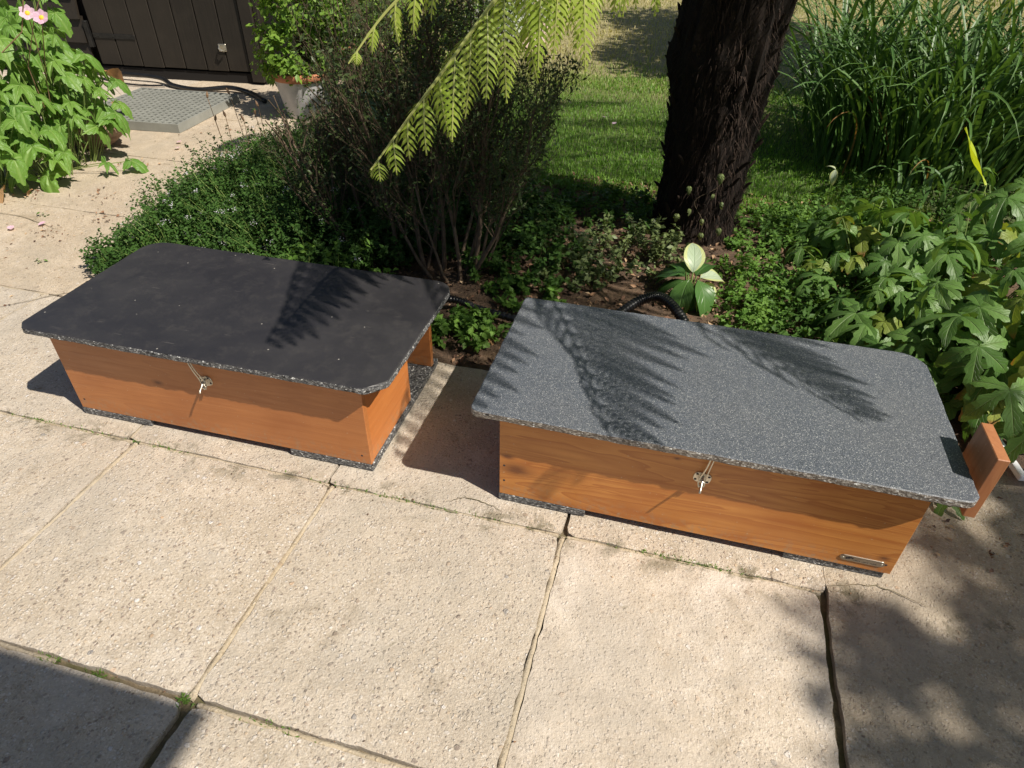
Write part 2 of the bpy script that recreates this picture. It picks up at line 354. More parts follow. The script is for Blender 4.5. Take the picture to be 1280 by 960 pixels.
def mat_edge(name, a, b, c3, holes):
    m = NT(name); P = m.obj()
    v = m.n("ShaderNodeTexVoronoi", {"Vector": m.mapp(P, (1, 1, 1.6)), "Scale": 260.0}); c = m.n("ShaderNodeSeparateColor", {"Color": v.outputs["Color"]})
    col = m.ramp(c.outputs[0], [(0.0, a), (0.35, b), (0.8, c3), (0.95, (0.6, 0.6, 0.58))], 'CONSTANT')
    h = m.n("ShaderNodeTexVoronoi", {"Vector": m.mapp(P, (0.6, 0.6, 1.6)), "Scale": 95.0}); hc = m.n("ShaderNodeSeparateColor", {"Color": h.outputs["Color"]})
    hole = m.math('MULTIPLY', m.ramp(h.outputs["Distance"], [(0.25, 1), (0.4, 0)]), m.ramp(hc.outputs[0], [(1 - holes, 0), (1 - holes + .03, 1)]))
    col = m.mix(hole, col, (0.012, 0.012, 0.012))
    hh = m.math('SUBTRACT', m.noise(P, 300, 3, 0.7), m.math('MULTIPLY', hole, 2.0))
    return m.set(Base_Color=col, Roughness=0.6, Normal=m.bump(hh, 0.9, 0.003))
M['edge_l'] = mat_edge('porous_grey_plastic_edge', (0.045, 0.045, 0.05), (0.12, 0.12, 0.12), (0.25, 0.25, 0.25), 0.22)
M['edge_r'] = mat_edge('speckled_brown_grey_plastic_edge', (0.10, 0.08, 0.065), (0.20, 0.175, 0.15), (0.34, 0.31, 0.27), 0.07)
M['metal'] = mat_plain('galvanised_steel', (0.55, 0.51, 0.42), (0.68, 0.65, 0.57), 60, 0.42, 1.0, 0.1)
M['plate'] = mat_plain('brushed_steel_plate', (0.42, 0.38, 0.33), (0.5, 0.46, 0.4), 80, 0.32, 1.0, 0.1)
M['ink'] = mat_plain('dark_engraving', (0.03, 0.025, 0.03), rough=0.7)
def mk():
    m = NT('dark_brown_shed_boards'); P = m.obj(); n1 = m.noise(m.mapp(P, (30, 30, 2)), 2.0, 5, 0.7); n2 = m.noise(P, 6, 4)
    col = m.mix(m.ramp(n1, [(0.3, 0), (0.7, 1)]), (0.011, 0.008, 0.005), (0.021, 0.0155, 0.010))
    col = m.mix(m.math('MULTIPLY', m.ramp(n2, [(0.5, 0), (0.75, 0.5)]), 1.0), col, (0.036, 0.028, 0.020))
    rn = m.rnd(); col = m.mix(m.math('MULTIPLY', rn, 0.4), col, (0.028, 0.021, 0.014))
    return m.set(Base_Color=col, Roughness=0.62, Normal=m.bump(n1, 0.5, 0.003))
M['shed'] = mk()
M['black_metal'] = mat_plain('black_iron', (0.012, 0.012, 0.012), (0.03, 0.028, 0.026), 40, 0.45, 0.4)
M['gap'] = mat_plain('gap_dark', (0.008, 0.006, 0.005), rough=0.95)
M['grid'] = mat_plain('grey_green_plastic', (0.21, 0.215, 0.195), (0.28, 0.285, 0.26), 8, 0.55)
M['hose'] = mat_plain('black_ribbed_plastic', (0.008, 0.008, 0.009), (0.016, 0.016, 0.017), 30, 0.3)
M['white_pl'] = mat_plain('white_glazed_plastic', (0.78, 0.78, 0.80), (0.70, 0.71, 0.74), 5, 0.3)
M['pot_white'] = mat_plain('flaking_white_pot_paint', (0.62, 0.60, 0.60), (0.36, 0.35, 0.36), 9, 0.7, 0, 0.5)
M['terracotta'] = mat_plain('terracotta', (0.50, 0.20, 0.10), (0.38, 0.15, 0.08), 15, 0.8)
M['pot_teal'] = mat_plain('teal_glaze', (0.04, 0.09, 0.07), (0.07, 0.14, 0.11), 9, 0.35)
M['shadow_caster'] = mat_plain('cream_canvas', (0.55, 0.5, 0.4), (0.6, 0.55, 0.45), 5, 0.9)
M['sandstone'] = mat_bark('banded_brown_stone', (0.20, 0.13, 0.09), (0.42, 0.30, 0.22), 26, (0.4, 0.4, 2.2))
M['pinkstone'] = mat_plain('pink_grey_stone', (0.42, 0.30, 0.25), (0.55, 0.45, 0.38), 12, 0.9, 0, 0.6, 0.01)
M['fern'] = mat_leaf('fern_pinnule', (0.33, 0.46, 0.055), (0.48, 0.58, 0.11), (0.5, 0.55, 0.2), 0.5, 0.42, 3.0, veinamt=0.15)
M['rachis'] = mat_plain('fern_rachis', (0.30, 0.34, 0.10), (0.38, 0.38, 0.12), 8, 0.5)
M['fibre'] = mat_bark('tree_fern_fibre', (0.004, 0.0028, 0.0022), (0.018, 0.011, 0.008), 45, (1, 1, 0.35))
M['fibre2'] = mat_bark('tree_fern_stub', (0.007, 0.0045, 0.0035), (0.045, 0.028, 0.020), 50, (1, 1, 0.15))
M['azalea_bark'] = mat_bark('azalea_stem_bark', (0.085, 0.060, 0.042), (0.25, 0.18, 0.125), 45, (1, 1, 0.3))
M['twig'] = mat_bark('dark_twig', (0.050, 0.038, 0.026), (0.16, 0.115, 0.075), 60)
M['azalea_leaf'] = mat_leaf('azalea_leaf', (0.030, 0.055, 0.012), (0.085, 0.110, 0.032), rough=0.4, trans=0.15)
M['anem'] = mat_leaf('deep_green_leaf', (0.070, 0.165, 0.030), (0.17, 0.30, 0.075), (0.28, 0.38, 0.16), 0.45, 0.34, 7.0, veinamt=0.5, spec=0.4, bumpd=0.004)
M['anem_y'] = mat_leaf('yellowing_leaf', (0.16, 0.24, 0.035), (0.32, 0.36, 0.07), (0.38, 0.42, 0.16), 0.5, 0.35, 7.0, veinamt=0.5, spec=0.35, bumpd=0.004, tip=(0.35, 0.2, 0.06))
M['mallow'] = mat_leaf('bright_lobed_leaf', (0.10, 0.23, 0.035), (0.19, 0.34, 0.055), (0.32, 0.45, 0.14), 0.45, 0.35, 6.0, veinamt=0.4, bumpd=0.003)
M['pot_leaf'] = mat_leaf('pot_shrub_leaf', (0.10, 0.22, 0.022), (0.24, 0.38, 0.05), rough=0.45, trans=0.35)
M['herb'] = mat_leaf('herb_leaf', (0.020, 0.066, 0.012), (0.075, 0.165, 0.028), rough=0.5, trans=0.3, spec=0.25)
M['weed'] = mat_leaf('weed_leaf', (0.09, 0.22, 0.03), (0.20, 0.34, 0.06), rough=0.5, trans=0.35)
M['ivy'] = mat_leaf('small_ivy_leaf', (0.12, 0.17, 0.06), (0.22, 0.26, 0.10), rough=0.4, trans=0.25)
M['lily'] = mat_leaf('strap_leaf', (0.040, 0.115, 0.022), (0.12, 0.22, 0.055), (0.2, 0.3, 0.1), 0.42, 0.25, 0.0, veinamt=0.3, spec=0.5, bumpd=0.001)
M['lily_dry'] = mat_leaf('withered_strap_leaf', (0.30, 0.13, 0.04), (0.42, 0.26, 0.10), rough=0.6, trans=0.25, nveins=0.0)
M['hosta'] = mat_leaf('hosta_leaf', (0.045, 0.12, 0.030), (0.09, 0.19, 0.045), (0.16, 0.26, 0.10), 0.32, 0.2, 5.0, veinamt=0.5)
M['hosta_var'] = mat_leaf('hosta_cream_leaf', (0.42, 0.52, 0.36), (0.55, 0.62, 0.46), (0.32, 0.45, 0.28), 0.4, 0.25, 5.0, veinamt=0.4, edge=(0.55, 0.60, 0.28))
M['lime'] = mat_leaf('lime_leaf', (0.45, 0.55, 0.03), (0.5, 0.6, 0.05), (0.3, 0.45, 0.03), 0.45, 0.4, 5.0, veinamt=0.5)
M['silver'] = mat_leaf('silver_leaf', (0.34, 0.40, 0.34), (0.48, 0.52, 0.46), rough=0.7, trans=0.15)
M['stem'] = mat_plain('green_stem', (0.13, 0.20, 0.05), (0.2, 0.26, 0.07), 9, 0.5)
M['stem_brown'] = mat_plain('brown_stem', (0.18, 0.10, 0.06), (0.28, 0.17, 0.09), 9, 0.7)
M['petal'] = mat_leaf('pink_petal', (0.75, 0.50, 0.66), (0.85, 0.68, 0.78), (0.7, 0.4, 0.6), 0.6, 0.35, 6.0, veinamt=0.2)
M['white_petal'] = mat_leaf('white_petal', (0.55, 0.55, 0.60), (0.75, 0.73, 0.78), rough=0.7, trans=0.3)
M['yellow'] = mat_plain('anther_yellow', (0.75, 0.42, 0.02), (0.8, 0.5, 0.05), 90, 0.7)
def mk():
    m = NT('dry_leaf_litter'); at = m.n("ShaderNodeAttribute", attribute_name='luv').outputs["Vector"]
    r = m.n("ShaderNodeSeparateXYZ", {"Vector": at}).outputs[2]
    col = m.ramp(r, [(0.0, (0.05, 0.025, 0.015)), (0.4, (0.16, 0.08, 0.045)), (0.7, (0.28, 0.16, 0.09)), (1.0, (0.50, 0.36, 0.22))])
    return m.set(Base_Color=col, Roughness=0.8)
M['litter'] = mk()
M['dry'] = mat_leaf('dry_curled_leaf', (0.34, 0.18, 0.08), (0.5, 0.32, 0.17), (0.25, 0.12, 0.05), 0.7, 0.2, 6.0, veinamt=0.4)

# ------------------------------------------------------------------ leaf builders
def leaflet(L, W, n=7, fold=0.25, droop=0.4, teeth=0.0, nt_=5, peak=0.4, tipp=1.0, curl=0.0, rnd=0.0, wave=0.0):
    """one leaf blade along +Y from the origin, normal +Z; 5 vertices per row"""
    v = []; f = []; uv = []
    for i in range(n + 1):
        t = i / n
        if t < peak: wd = math.sin(0.5 * PI * (t / peak)) ** 0.8
        else: wd = math.cos(0.5 * PI * ((t - peak) / (1 - peak))) ** tipp
        wd = max(wd, 0.0) * W * 0.5
        if teeth and 0.12 < t < 0.97: wd *= 1 + teeth * (0.5 - ((t * nt_) % 1.0)) * 1.6
        y = L * t; z = -droop * L * t * t; y -= 0.35 * droop * L * t ** 3
        for k, s_ in enumerate((-1, -0.5, 0, 0.5, 1)):
            x = s_ * wd; zz = z + abs(s_) * wd * fold - curl * (s_ * s_) * wd + wave * L * math.sin(t * 9 + s_ * 2)
            v.append((x, y, zz)); uv.append((s_, t, rnd))
    for i in range(n):
        for k in range(4):
            a = i * 5 + k; f.append((a, a + 1, a + 6, a + 5))
    return v, f, uv

def add_leaf(mb, lf, Mx, m=0):
    v, f, uv = lf; mb.add([Mx @ Vector(a) for a in v], f, m, uv)

def palmate(n, L, W, spread, teeth, droop, sep=1.0, fold=0.2, rs=0):
    rr = random.Random(rs); mb = MB()
    for i in range(n):
        a = (i - (n - 1) / 2) / ((n - 1) / 2) if n > 1 else 0
        l = L * (1 - 0.32 * abs(a) ** 1.5) * rr.uniform(0.92, 1.08)
        lf = leaflet(l, W * rr.uniform(.9, 1.1), 11, fold, droop * rr.uniform(0.5, 1.4), teeth, 7, 0.52, 0.75, 0.08, rr.random(), 0.006)
        Mx = Matrix.Rotation(-a * spread, 4, 'Z') @ Matrix.Rotation(rr.uniform(-0.15, 0.2), 4, 'X') @ Matrix.Rotation(rr.uniform(-.25, .25), 4, 'Y') @ Matrix.Translation((0, 0, rr.uniform(0, .002) + 0.001 * i))
        add_leaf(mb, lf, Mx)
    return mb

def lobed(R_, lobes, depth, rs, droop=0.5, span=2.6, teeth=0.06, pw=1.5):
    """broad lobed blade: fan round the stalk point"""
    rr = random.Random(rs); n = 56; v = [(0, 0, 0)]; uv = [(0, 0, 0.5)]; f = []
    cen = [(-span / 1.0) + 2 * span * k / (lobes - 1) for k in range(lobes)] if lobes > 1 else [0]
    for ring in (0.4, 0.72, 1.0):
        for i in range(n + 1):
            th = -PI * 0.94 + 2 * PI * 0.94 * i / n
            best = 0; dmin = 9
            for c in cen:
                d = abs(th - c); w_ = span * 2 / (lobes - 1) * 0.62
                L = 1 - 0.30 * abs(c) / span
                val = L * (1 - depth * min(1, (d / w_) ** pw))
                if val > best: best = val; dmin = d / w_
            r = R_ * best * (1 + teeth * math.sin(i * 2.3 + rs)) if ring == 1.0 else R_ * best
            r *= ring
            z = -droop * r * r / R_ + 0.10 * R_ * ring * (dmin - 0.3) + 0.02 * R_ * math.sin(i * .9 + rs * 3)
            v.append((r * math.sin(th), r * math.cos(th), z)); uv.append((min(dmin, 1.0) * ring, ring, 0.5))
    for i in range(n):
        f.append((0, 1 + i + 1, 1 + i))
        for k in range(2):
            a = 1 + k * (n + 1) + i; f.append((a, a + 1, a + n + 2, a + n + 1))
    return MB().add(v, f, 0, uv)

def orient(pos, yaw, pitch, roll=0.0, sc=1.0):
    """blade pointing along heading yaw, dipping by pitch"""
    return Matrix.Translation(pos) @ Matrix.Rotation(yaw, 4, 'Z') @ Matrix.Rotation(-pitch, 4, 'X') @ Matrix.Rotation(roll, 4, 'Y') @ Matrix.Scale(sc, 4)

def leaf_cloud(P, N, size, aspect=0.5, rnd=None, jitter=0.6, fold=0.25):
    """many small folded leaves at points P with normals about N -> verts, quads, luv"""
    n = len(P); P = np.asarray(P, float)
    N = np.asarray(N, float) + rng.normal(0, jitter, (n, 3)); N /= np.linalg.norm(N, axis=1)[:, None] + 1e-9
    T = rng.normal(0, 1, (n, 3)); T -= (T * N).sum(1)[:, None] * N; T /= np.linalg.norm(T, axis=1)[:, None] + 1e-9
    B = np.cross(N, T); s = np.asarray(size, float) * np.ones(n); s = s[:, None]
    w_ = s * aspect * 0.5
    a = P; c = P + T * s; m1 = P + T * s * 0.45 + B * w_ + N * w_ * fold; m2 = P + T * s * 0.45 - B * w_ + N * w_ * fold
    V = np.stack([a, m1, c, m2], 1).reshape(-1, 3)
    i = np.arange(n) * 4; F = np.stack([np.stack([i, i + 1, i + 2], 1), np.stack([i, i + 2, i + 3], 1)], 1).reshape(-1, 3)
    r = rng.random(n) if rnd is None else rnd
    uv = np.zeros((n, 4, 3)); uv[:, 1, 0] = 1; uv[:, 3, 0] = -1; uv[:, 1, 1] = .5; uv[:, 3, 1] = .5; uv[:, 2, 1] = 1; uv[:, :, 2] = r[:, None]
    return V, F, uv.reshape(-1, 3)

# ================================================================== SETTING
def sheet(name, pts, z, mat, kind='structure', parent=None):
    o = link(name, mesh(name, [(x, y, z) for x, y in pts], [tuple(range(len(pts)))], mat), parent)
    return tag(o, kind=kind) if parent is None else o

def grid_sheet(name, x0, x1, y0, y1, step, zf, mat, hole=None):
    xs = np.arange(x0, x1 + step / 2, step); ys = np.arange(y0, y1 + step / 2, step)
    X, Y = np.meshgrid(xs, ys); Z = np.vectorize(zf)(X, Y); V = np.stack([X, Y, Z], 2).reshape(-1, 3); nx = len(xs)
    F = [(j * nx + i, j * nx + i + 1, (j + 1) * nx + i + 1, (j + 1) * nx + i) for j in range(len(ys) - 1) for i in range(nx - 1)]
    return link(name, mesh(name, V, np.array(F), mat, None, True))

def nz(x, y, s, o=0.0): return mnoise.noise(Vector((x * s, y * s, o)))
# far ground sheet
tag(sheet('ground', [(-120, -120), (120, -120), (120, 120), (-120, 120)], -0.075, M['lawn']), kind='structure')
# flower bed soil
def bed_edge(y): return float(np.interp(y, [.6, .82, 1.25, 2.0, 2.5, 3.2, 3.9], [-1.98, -2.0, -2.10, -2.16, -2.18, -2.18, -2.13]))
def zbed(x, y):
    z = zbed0(x, y); e = x - bed_edge(y) - .02
    return z if e > .03 else max(-.06, min(z, -.012) + (e - .03) * .8)
def zbed0(x, y): return -0.012 + 0.02 * nz(x, y, 3) + 0.012 * nz(x, y, 11) + 0.02 * max(0, min(1, (y - .65) / .5))
bed = grid_sheet('flower_bed_soil', -2.62, 4.0, 0.592, 2.35, 0.035, zbed, M['soil']); tag(bed, kind='structure')
# lawn
def zl(x, y): return (0.012 + 0.02 * nz(x, y, 1.2)) if (x > -2.2 or y > 4.1) else -.065
lw = grid_sheet('lawn', -7.0, 9.0, 2.35, 16.0, 0.15, zl, M['lawn']); tag(lw, kind='structure')

# patio: mortar bed with every slab a piece of its own
patio = empty('patio', (0, 0, 0)); tag(patio, kind='structure')
bedv = [(-5.2, -2.6), (2.6, -2.6), (2.6, .585), (-2.0, .585), (-2.15, .82), (-2.38, 1.25), (-2.5, 2.0), (-2.42, 2.5), (-2.3, 3.2), (-2.2, 3.9), (-5.2, 3.9)]
sheet('mortar_bed', bedv, -0.017, M['mortar'], parent=patio)
def slab(x0, x1, y0, y1, mat, seed, rough=0.004, tilt=0.0015, gap=0.005, clip=None, dz=0.0):
    x0 += gap; x1 -= gap; y0 += gap; y1 -= gap
    nx = max(4, int((x1 - x0) / 0.022)); ny = max(4, int((y1 - y0) / 0.022)); v = []; f = []
    cx, cy = (x0 + x1) / 2, (y0 + y1) / 2; tx, ty = random.uniform(-tilt, tilt), random.uniform(-tilt, tilt)
    for j in range(ny + 1):
        for i in range(nx + 1):
            x = x0 + (x1 - x0) * i / nx; y = y0 + (y1 - y0) * j / ny
            e = min(i, nx - i, j, ny - j)
            cr = 0.0
            ux = min(x - x0, x1 - x); uy = min(y - y0, y1 - y)
            rc = 0.02
            if ux < rc and uy < rc:       # worn round corners
                d = math.hypot(rc - ux, rc - uy)
                if d > rc:
                    k = (d - rc); x += (1 if x < cx else -1) * k * .6; y += (1 if y < cy else -1) * k * .6
            if e == 0:
                x += rough * nz(y, seed, 14) + rough * .8 * nz(y, seed, 45); y += rough * nz(x, seed + 5, 14) + rough * .8 * nz(x, seed, 45)
            z = 0.0018 * nz(x, y, 7, seed) + tx * (x - cx) + ty * (y - cy) + dz
            if e == 0: z -= 0.0009 + 0.0012 * nz(x, y, 20, seed)
            if clip: x, y = clip(x, y)
            v.append((x, y, z))
    for j in range(ny):
        for i in range(nx):
            a = j * (nx + 1) + i; f.append((a, a + 1, a + nx + 2, a + nx + 1))
    # skirt
    ring = [i for i in range(nx + 1)] + [j * (nx + 1) + nx for j in range(1, ny + 1)] + [ny * (nx + 1) + i for i in range(nx - 1, -1, -1)] + [j * (nx + 1) for j in range(ny - 1, 0, -1)]
    b = len(v); v += [tuple(v[i]) for i in ring] + [(v[i][0], v[i][1], -0.05) for i in ring]; nr_ = len(ring)
    for k in range(nr_):
        k2 = (k + 1) % nr_; f.append((b + k2, b + k, b + nr_ + k, b + nr_ + k2))
    return link('paving_slab', mesh('paving_slab', v, f, mat, None, True), patio)
C, CP, CR = M['conc'], M['conc_pale'], M['conc_rough']; CT = mat_concrete('worn_path_concrete', (0.93, 0.89, 0.83), 0.5, 0.8)
for x0, x1, mt in ((-2.4, -1.8, C), (-1.8, -1.19, C), (-1.19, -0.6, C), (-0.6, 0.0, C), (0.0, 0.582, CP)):
    slab(x0, x1, -0.58, 0.0, mt, x0 * 3.1, gap=0.0065)
for x0, x1 in ((-3.4, -2.4), (-4.4, -3.4), (-5.2, -4.4)): slab(x0, x1, -0.58, 0.0, C, x0)
slab(0.5865, 1.9, -1.2, 0.585, CR, 4.4, rough=0.006, gap=0.0045, tilt=0.0008)
slab(1.91, 2.6, -1.2, 0.585, CR, 4.9)
for x0, x1 in ((-5.2, -3.5), (-3.5, -2.07), (-2.07, -1.22), (-1.22, -0.62), (-0.62, 0.0), (0.0, 0.595)): slab(x0, x1, 0.0, 0.588, C, x0 * 1.7, gap=0.004)
for x0, x1 in ((-1.815, -1.215), (-1.215, -0.604), (-0.592, 0.0), (0.0, 0.585), (-2.5, -1.83)): slab(x0, x1, -1.2, -0.583, C, x0 * 2.3, gap=0.0045)
for x0, x1 in ((-5.2, -3.6), (-3.6, -2.5)): slab(x0, x1, -1.2, -0.585, C, x0)
for k in range(6): slab(-5.2 + 1.3 * k, -3.9 + 1.3 * k, -2.6, -1.205, C, k + .3)
# path slabs beside the bed, running up to the shed
def edge_clip(x, y):
    ex = np.interp(y, [.6, .82, 1.25, 2.0, 2.5, 3.2, 3.9], [-1.98, -2.0, -2.10, -2.16, -2.18, -2.18, -2.13]); return (min(x, ex + 0.01 * nz(x, y, 9)), y)
for y0, y1 in ((0.588, 1.25), (1.25, 1.95), (1.95, 2.7), (2.7, 3.3), (3.3, 3.9)):
    slab(-3.3 if y0 < 2 else -3.5, -1.95, y0, y1, CT, y0 * 2, clip=edge_clip, gap=0.004); slab(-5.2, -3.3 if y0 < 2 else -3.5, y0, y1, C, y0 * 5, gap=0.004)

def strip(x0, y0, x1, y1, w_, off, seed, z=-0.0022):
    L = math.hypot(x1 - x0, y1 - y0); n = int(L / .012); ux, uy = (x1 - x0) / L, (y1 - y0) / L; px, py = -uy, ux; v = []; f = []
    for i in range(n + 1):
        t = L * i / n; x, y = x0 + ux * t, y0 + uy * t
        a = off - w_ / 2 + .0022 * nz(t, seed, 24) + .0016 * nz(t, seed, 70); b = off + w_ / 2 + .0022 * nz(t, seed + 9, 24) + .0016 * nz(t, seed + 9, 70)
        gap_ = max(0, nz(t, seed + 4, 5) - .25) * .006; a += gap_; b -= gap_; b = max(b, a + .001)
        for q, dz in ((a, -.008), (a, -.0012), ((a + b) / 2, 0.0006), (b, -.0012), (b, -.008)):
            v.append((x + px * q, y + py * q, z + dz + .0012 * nz(x + q * 9, y, 30, seed)))
    for i in range(n):
        for k in range(4): c = i * 5 + k; f.append((c, c + 5, c + 6, c + 1))
    return link('mortar_joint', mesh('mortar_joint', v, f, M['joint'], None, True), patio)
for X in (-1.8, -1.19, -.6, 0.0): strip(X, -.579, X, -.003, .0125, .0010, X * 3)
for (xa, xb) in ((-2.4, -1.8), (-1.79, -1.2), (-1.18, -.61), (-.59, -.01), (.01, .58)): strip(xa, 0, xb, 0, .008, -.001, xa)
for (xa, xb) in ((-.58, -.01), (.01, .57), (-1.2, -.9)): strip(xa, -.5825, xb, -.5825, .009, 0, xa + 2)
strip(0, -1.18, 0, -.59, .011, 0, 3.3); strip(-5, .588, -2.05, .588, .010, 0, 8.1); strip(-5, 1.25, -2.5, 1.25, .010, 0, 8.5); strip(-4.9, 1.95, -2.6, 1.95, .010, 0, 8.7); strip(-4.9, 2.7, -2.5, 2.7, .010, 0, 8.9)
for (X, ya, yb) in ((-3.5, .0, .58), (-2.07, .01, .58), (-1.22, .01, .58), (-3.3, .6, 1.94), (-3.5, 1.96, 3.8), (-2.4, -.57, -.01), (-3.4, -.57, -.01)): strip(X, ya, X, yb, .010, 0, X + 5)

def crack(pts, w_, seed):
    P = catmull(pts, 12); v = []; f = []
    for i, p in enumerate(P):
        t = (P[min(i + 1, len(P) - 1)] - P[max(0, i - 1)]).normalized(); q = Vector((-t.y, t.x, 0)); o_ = .006 * nz(i * .35, seed, 1.3) + .003 * nz(i * .9, seed, 2.1)
        ww = w_ * (.35 + .65 * math.sin(PI * i / (len(P) - 1))) * (1 + .6 * nz(i * .7, seed, 1))
        c = p + q * o_; v += [tuple(c - q * ww), tuple(c + q * ww)]
    for i in range(len(P) - 1): f.append((i * 2, i * 2 + 1, i * 2 + 3, i * 2 + 2))
    return link('hairline_crack', mesh('hairline_crack', [(x, y, .0036) for x, y, *_ in v], f, M['mortar']), patio)
crack([(-2.16, .44, 0), (-2.08, .52, 0), (-1.99, .61, 0), (-1.93, .64, 0)], .0016, 1)
crack([(-3.2, 1.0, 0), (-2.8, 1.12, 0), (-2.45, 1.05, 0)], .0018, 2); crack([(.60, .02, 0), (.70, .045, 0), (.80, .02, 0)], .0012, 3)
crack([(-.30, .02, 0), (-.25, .05, 0), (-.16, .03, 0)], .0011, 4)

# ================================================================== BOX HOUSES
def lid_mesh(x0, x1, y0, y1, z0, z1, corners, mt, seg=6):
    """corners: fl, fr, br, bl each ('c', size) chamfer or ('r', radius)"""
    out = []
    spec = [(x0, y0, 1, 1, corners[0]), (x1, y0, -1, 1, corners[1]), (x1, y1, -1, -1, corners[2]), (x0, y1, 1, -1, corners[3])]
    for i, (cx, cy, sx, sy, (k, r)) in enumerate(spec):
        first_y = i in (0, 2)        # order of the two ends round the outline
        a = (cx, cy + sy * r); b = (cx + sx * r, cy)
        if k == 'c':
            pts = [a, (cx + sx * r * .12, cy + sy * r * .80), (cx + sx * r * .80, cy + sy * r * .12), b]
        else:
            o_ = (cx + sx * r, cy + sy * r); pts = []
            for q in range(seg + 1):
                th = 0.5 * PI * q / seg; pts.append((o_[0] - sx * r * math.cos(th), o_[1] - sy * r * math.sin(th)))
        out += pts if first_y else pts[::-1]
    n = len(out); v = []; f = []; mi = []
    # resample the outline so that the sawn edge can be ragged
    P = []
    for i in range(n):
        a, b = Vector(out[i]), Vector(out[(i + 1) % n]); L = (b - a).length; k = max(1, int(L / 0.012))
        for q in range(k): P.append(a.lerp(b, q / k))
    n = len(P); cx, cy = (x0 + x1) / 2, (y0 + y1) / 2
    levels = [(z1, 0.0035, 0), (z1 - 0.0015, 0.0008, 1), (z1 - 0.006, 0, 1), ((z0 + z1) / 2, 0, 1), (z0 + 0.003, 0, 1), (z0, 0.002, 1)]
    for (z, ins, rough_) in levels:
        for i, p in enumerate(P):
            a, b = P[i - 1], P[(i + 1) % n]; t = (b - a).normalized(); nn = Vector((-t.y, t.x))
            if nn.dot(Vector((cx, cy)) - p) < 0: nn = -nn
            d = ins + (0.0016 * mnoise.noise(Vector((p.x * 90, p.y * 90, z * 160))) + 0.0012 * mnoise.noise(Vector((p.x * 25, p.y * 25, z * 40))) if rough_ else 0)
            q = p + nn * d; v.append((q.x, q.y, z))
    for l in range(len(levels) - 1):
        for i in range(n):
            k = (i + 1) % n; f.append((l * n + i, (l + 1) * n + i, (l + 1) * n + k, l * n + k)); mi.append(0 if l == 0 else 1)
    f.append(tuple(range(n))); mi.append(0); b = (len(levels) - 1) * n; f.append(tuple(range(b, b + n))[::-1]); mi.append(1)
    return mesh('lid', v, f, mt, mi)

def hasp(root, x, z, ang, side):
    """eye plate screwed to the board with a turn hook that holds the lid"""
    pl = MB(); w2, h2 = 0.0195, 0.0150; n = 24; ring = []
    for k in range(n):
        th = 2 * PI * k / n; ring.append((w2 * math.copysign(abs(math.cos(th)) ** .6, math.cos(th)), h2 * math.copysign(abs(math.sin(th)) ** .75, math.sin(th))))
    v = [(a, -0.0005, b) for a, b in ring] + [(a * .96, -0.0022, b * .96) for a, b in ring]
    pl.add(v, [tuple(range(n, 2 * n))[::-1]] + [(k, (k + 1) % n, n + (k + 1) % n, n + k) for k in range(n)])
    Mx = Matrix.Translation((x, 0, z)) @ Matrix.Rotation(ang, 4, 'Y')
    cp = pl.build('catch_plate', M['metal'], root, Mx)
    for sx in (-0.0130, 0.0130):
        for sz in (-0.008, 0.008):
            s_ = MB().lathe([(0.0001, 0.0007), (0.0022, 0.0006), (0.0031, 0.0)], 10, 0, Matrix.Translation((sx, -0.0023, sz)) @ Matrix.Rotation(PI / 2, 4, 'X'))
            s_.build('screw', M['ink'], cp)
    hk = MB()
    # two wire arms coming down from under the lid to the loop
    hk.tube(catmull([(-0.0035, -0.012, 0.092), (-0.0035, -0.014, 0.045), (-0.0055, -0.010, 0.012), (-0.006, -0.012, -0.006), (-0.002, -0.016, -0.016)], 4), 0.0020, 8)
    hk.tube(catmull([(0.0035, -0.012, 0.092), (0.0035, -0.014, 0.045), (0.0055, -0.010, 0.012), (0.006, -0.012, -0.006), (0.002, -0.016, -0.016)], 4), 0.0016, 8)
    hk.build('hook', M['metal'], root, Mx, True)
    kb = MB(); kb.tube(catmull([(0, -0.002, 0.004), (0, -0.012, 0.002), (0, -0.020, -0.003), (0.0, -0.032, -0.009), (0.0, -0.036, -0.014)], 4), [0.003] * 9 + [0.0028] * 4 + [0.0026] * 4, 10)
    kb.tube([(0.007 * math.cos(2 * PI * k / 14), -0.014 - 0.003 * math.cos(2 * PI * k / 14), -0.006 + 0.008 * math.sin(2 * PI * k / 14)) for k in range(15)], 0.0016, 8)
    kb.build('turn_toggle', M['metal'], root, Mx, True)

TH = 0.018
# ---------------- left box
LB = empty('nest_box', (-1.412, 0.062, 0), 0.011, 'russet timber box house with the smooth plain black lid, at the left of the pair', 'box house')
d, H, ft = 0.47, 0.267, 0.023; W_ = 0.889; top = ft + H
MB().box(0, W_, 0, TH, ft, top - .0005, 0, 0.0012).build('front_board', M['wood_l'], LB)
MB().box(0, TH, TH + .0005, d - TH, ft, top - .0005, 0, 0.0012).build('side_board', M['wood_ly'], LB)
MB().box(W_ - TH, W_ - 0.002, TH + .0005, 0.282, ft, top - .0005, 0, 0.0012).build('side_board', M['wood_ly'], LB)
MB().box(0, W_, d - TH, d, ft, top - .0005, 0, 0.0012).build('back_board', M['wood_l'], LB)
MB().box(W_ - 0.22, W_ - TH, 0.264, 0.282, ft, top - .0005, 0, 0.001).build('inner_board', M['wood_l'], LB)
MB().box(W_ - 0.24, W_ - 0.222, TH, d - TH - .001, ft, top - .0005, 0, 0.001).build('inner_wall', M['wood_in'], LB)
MB().box(-0.001, 0.222, -0.001, d + .001, 0.0015, ft - .0005, 0, 0.001).build('foot_board', M['edge_l'], LB)
MB().box(0.655, W_ + 0.003, -0.001, d + .03, 0.0015, ft - .0005, 0, 0.001).build('foot_board', M['edge_l'], LB)
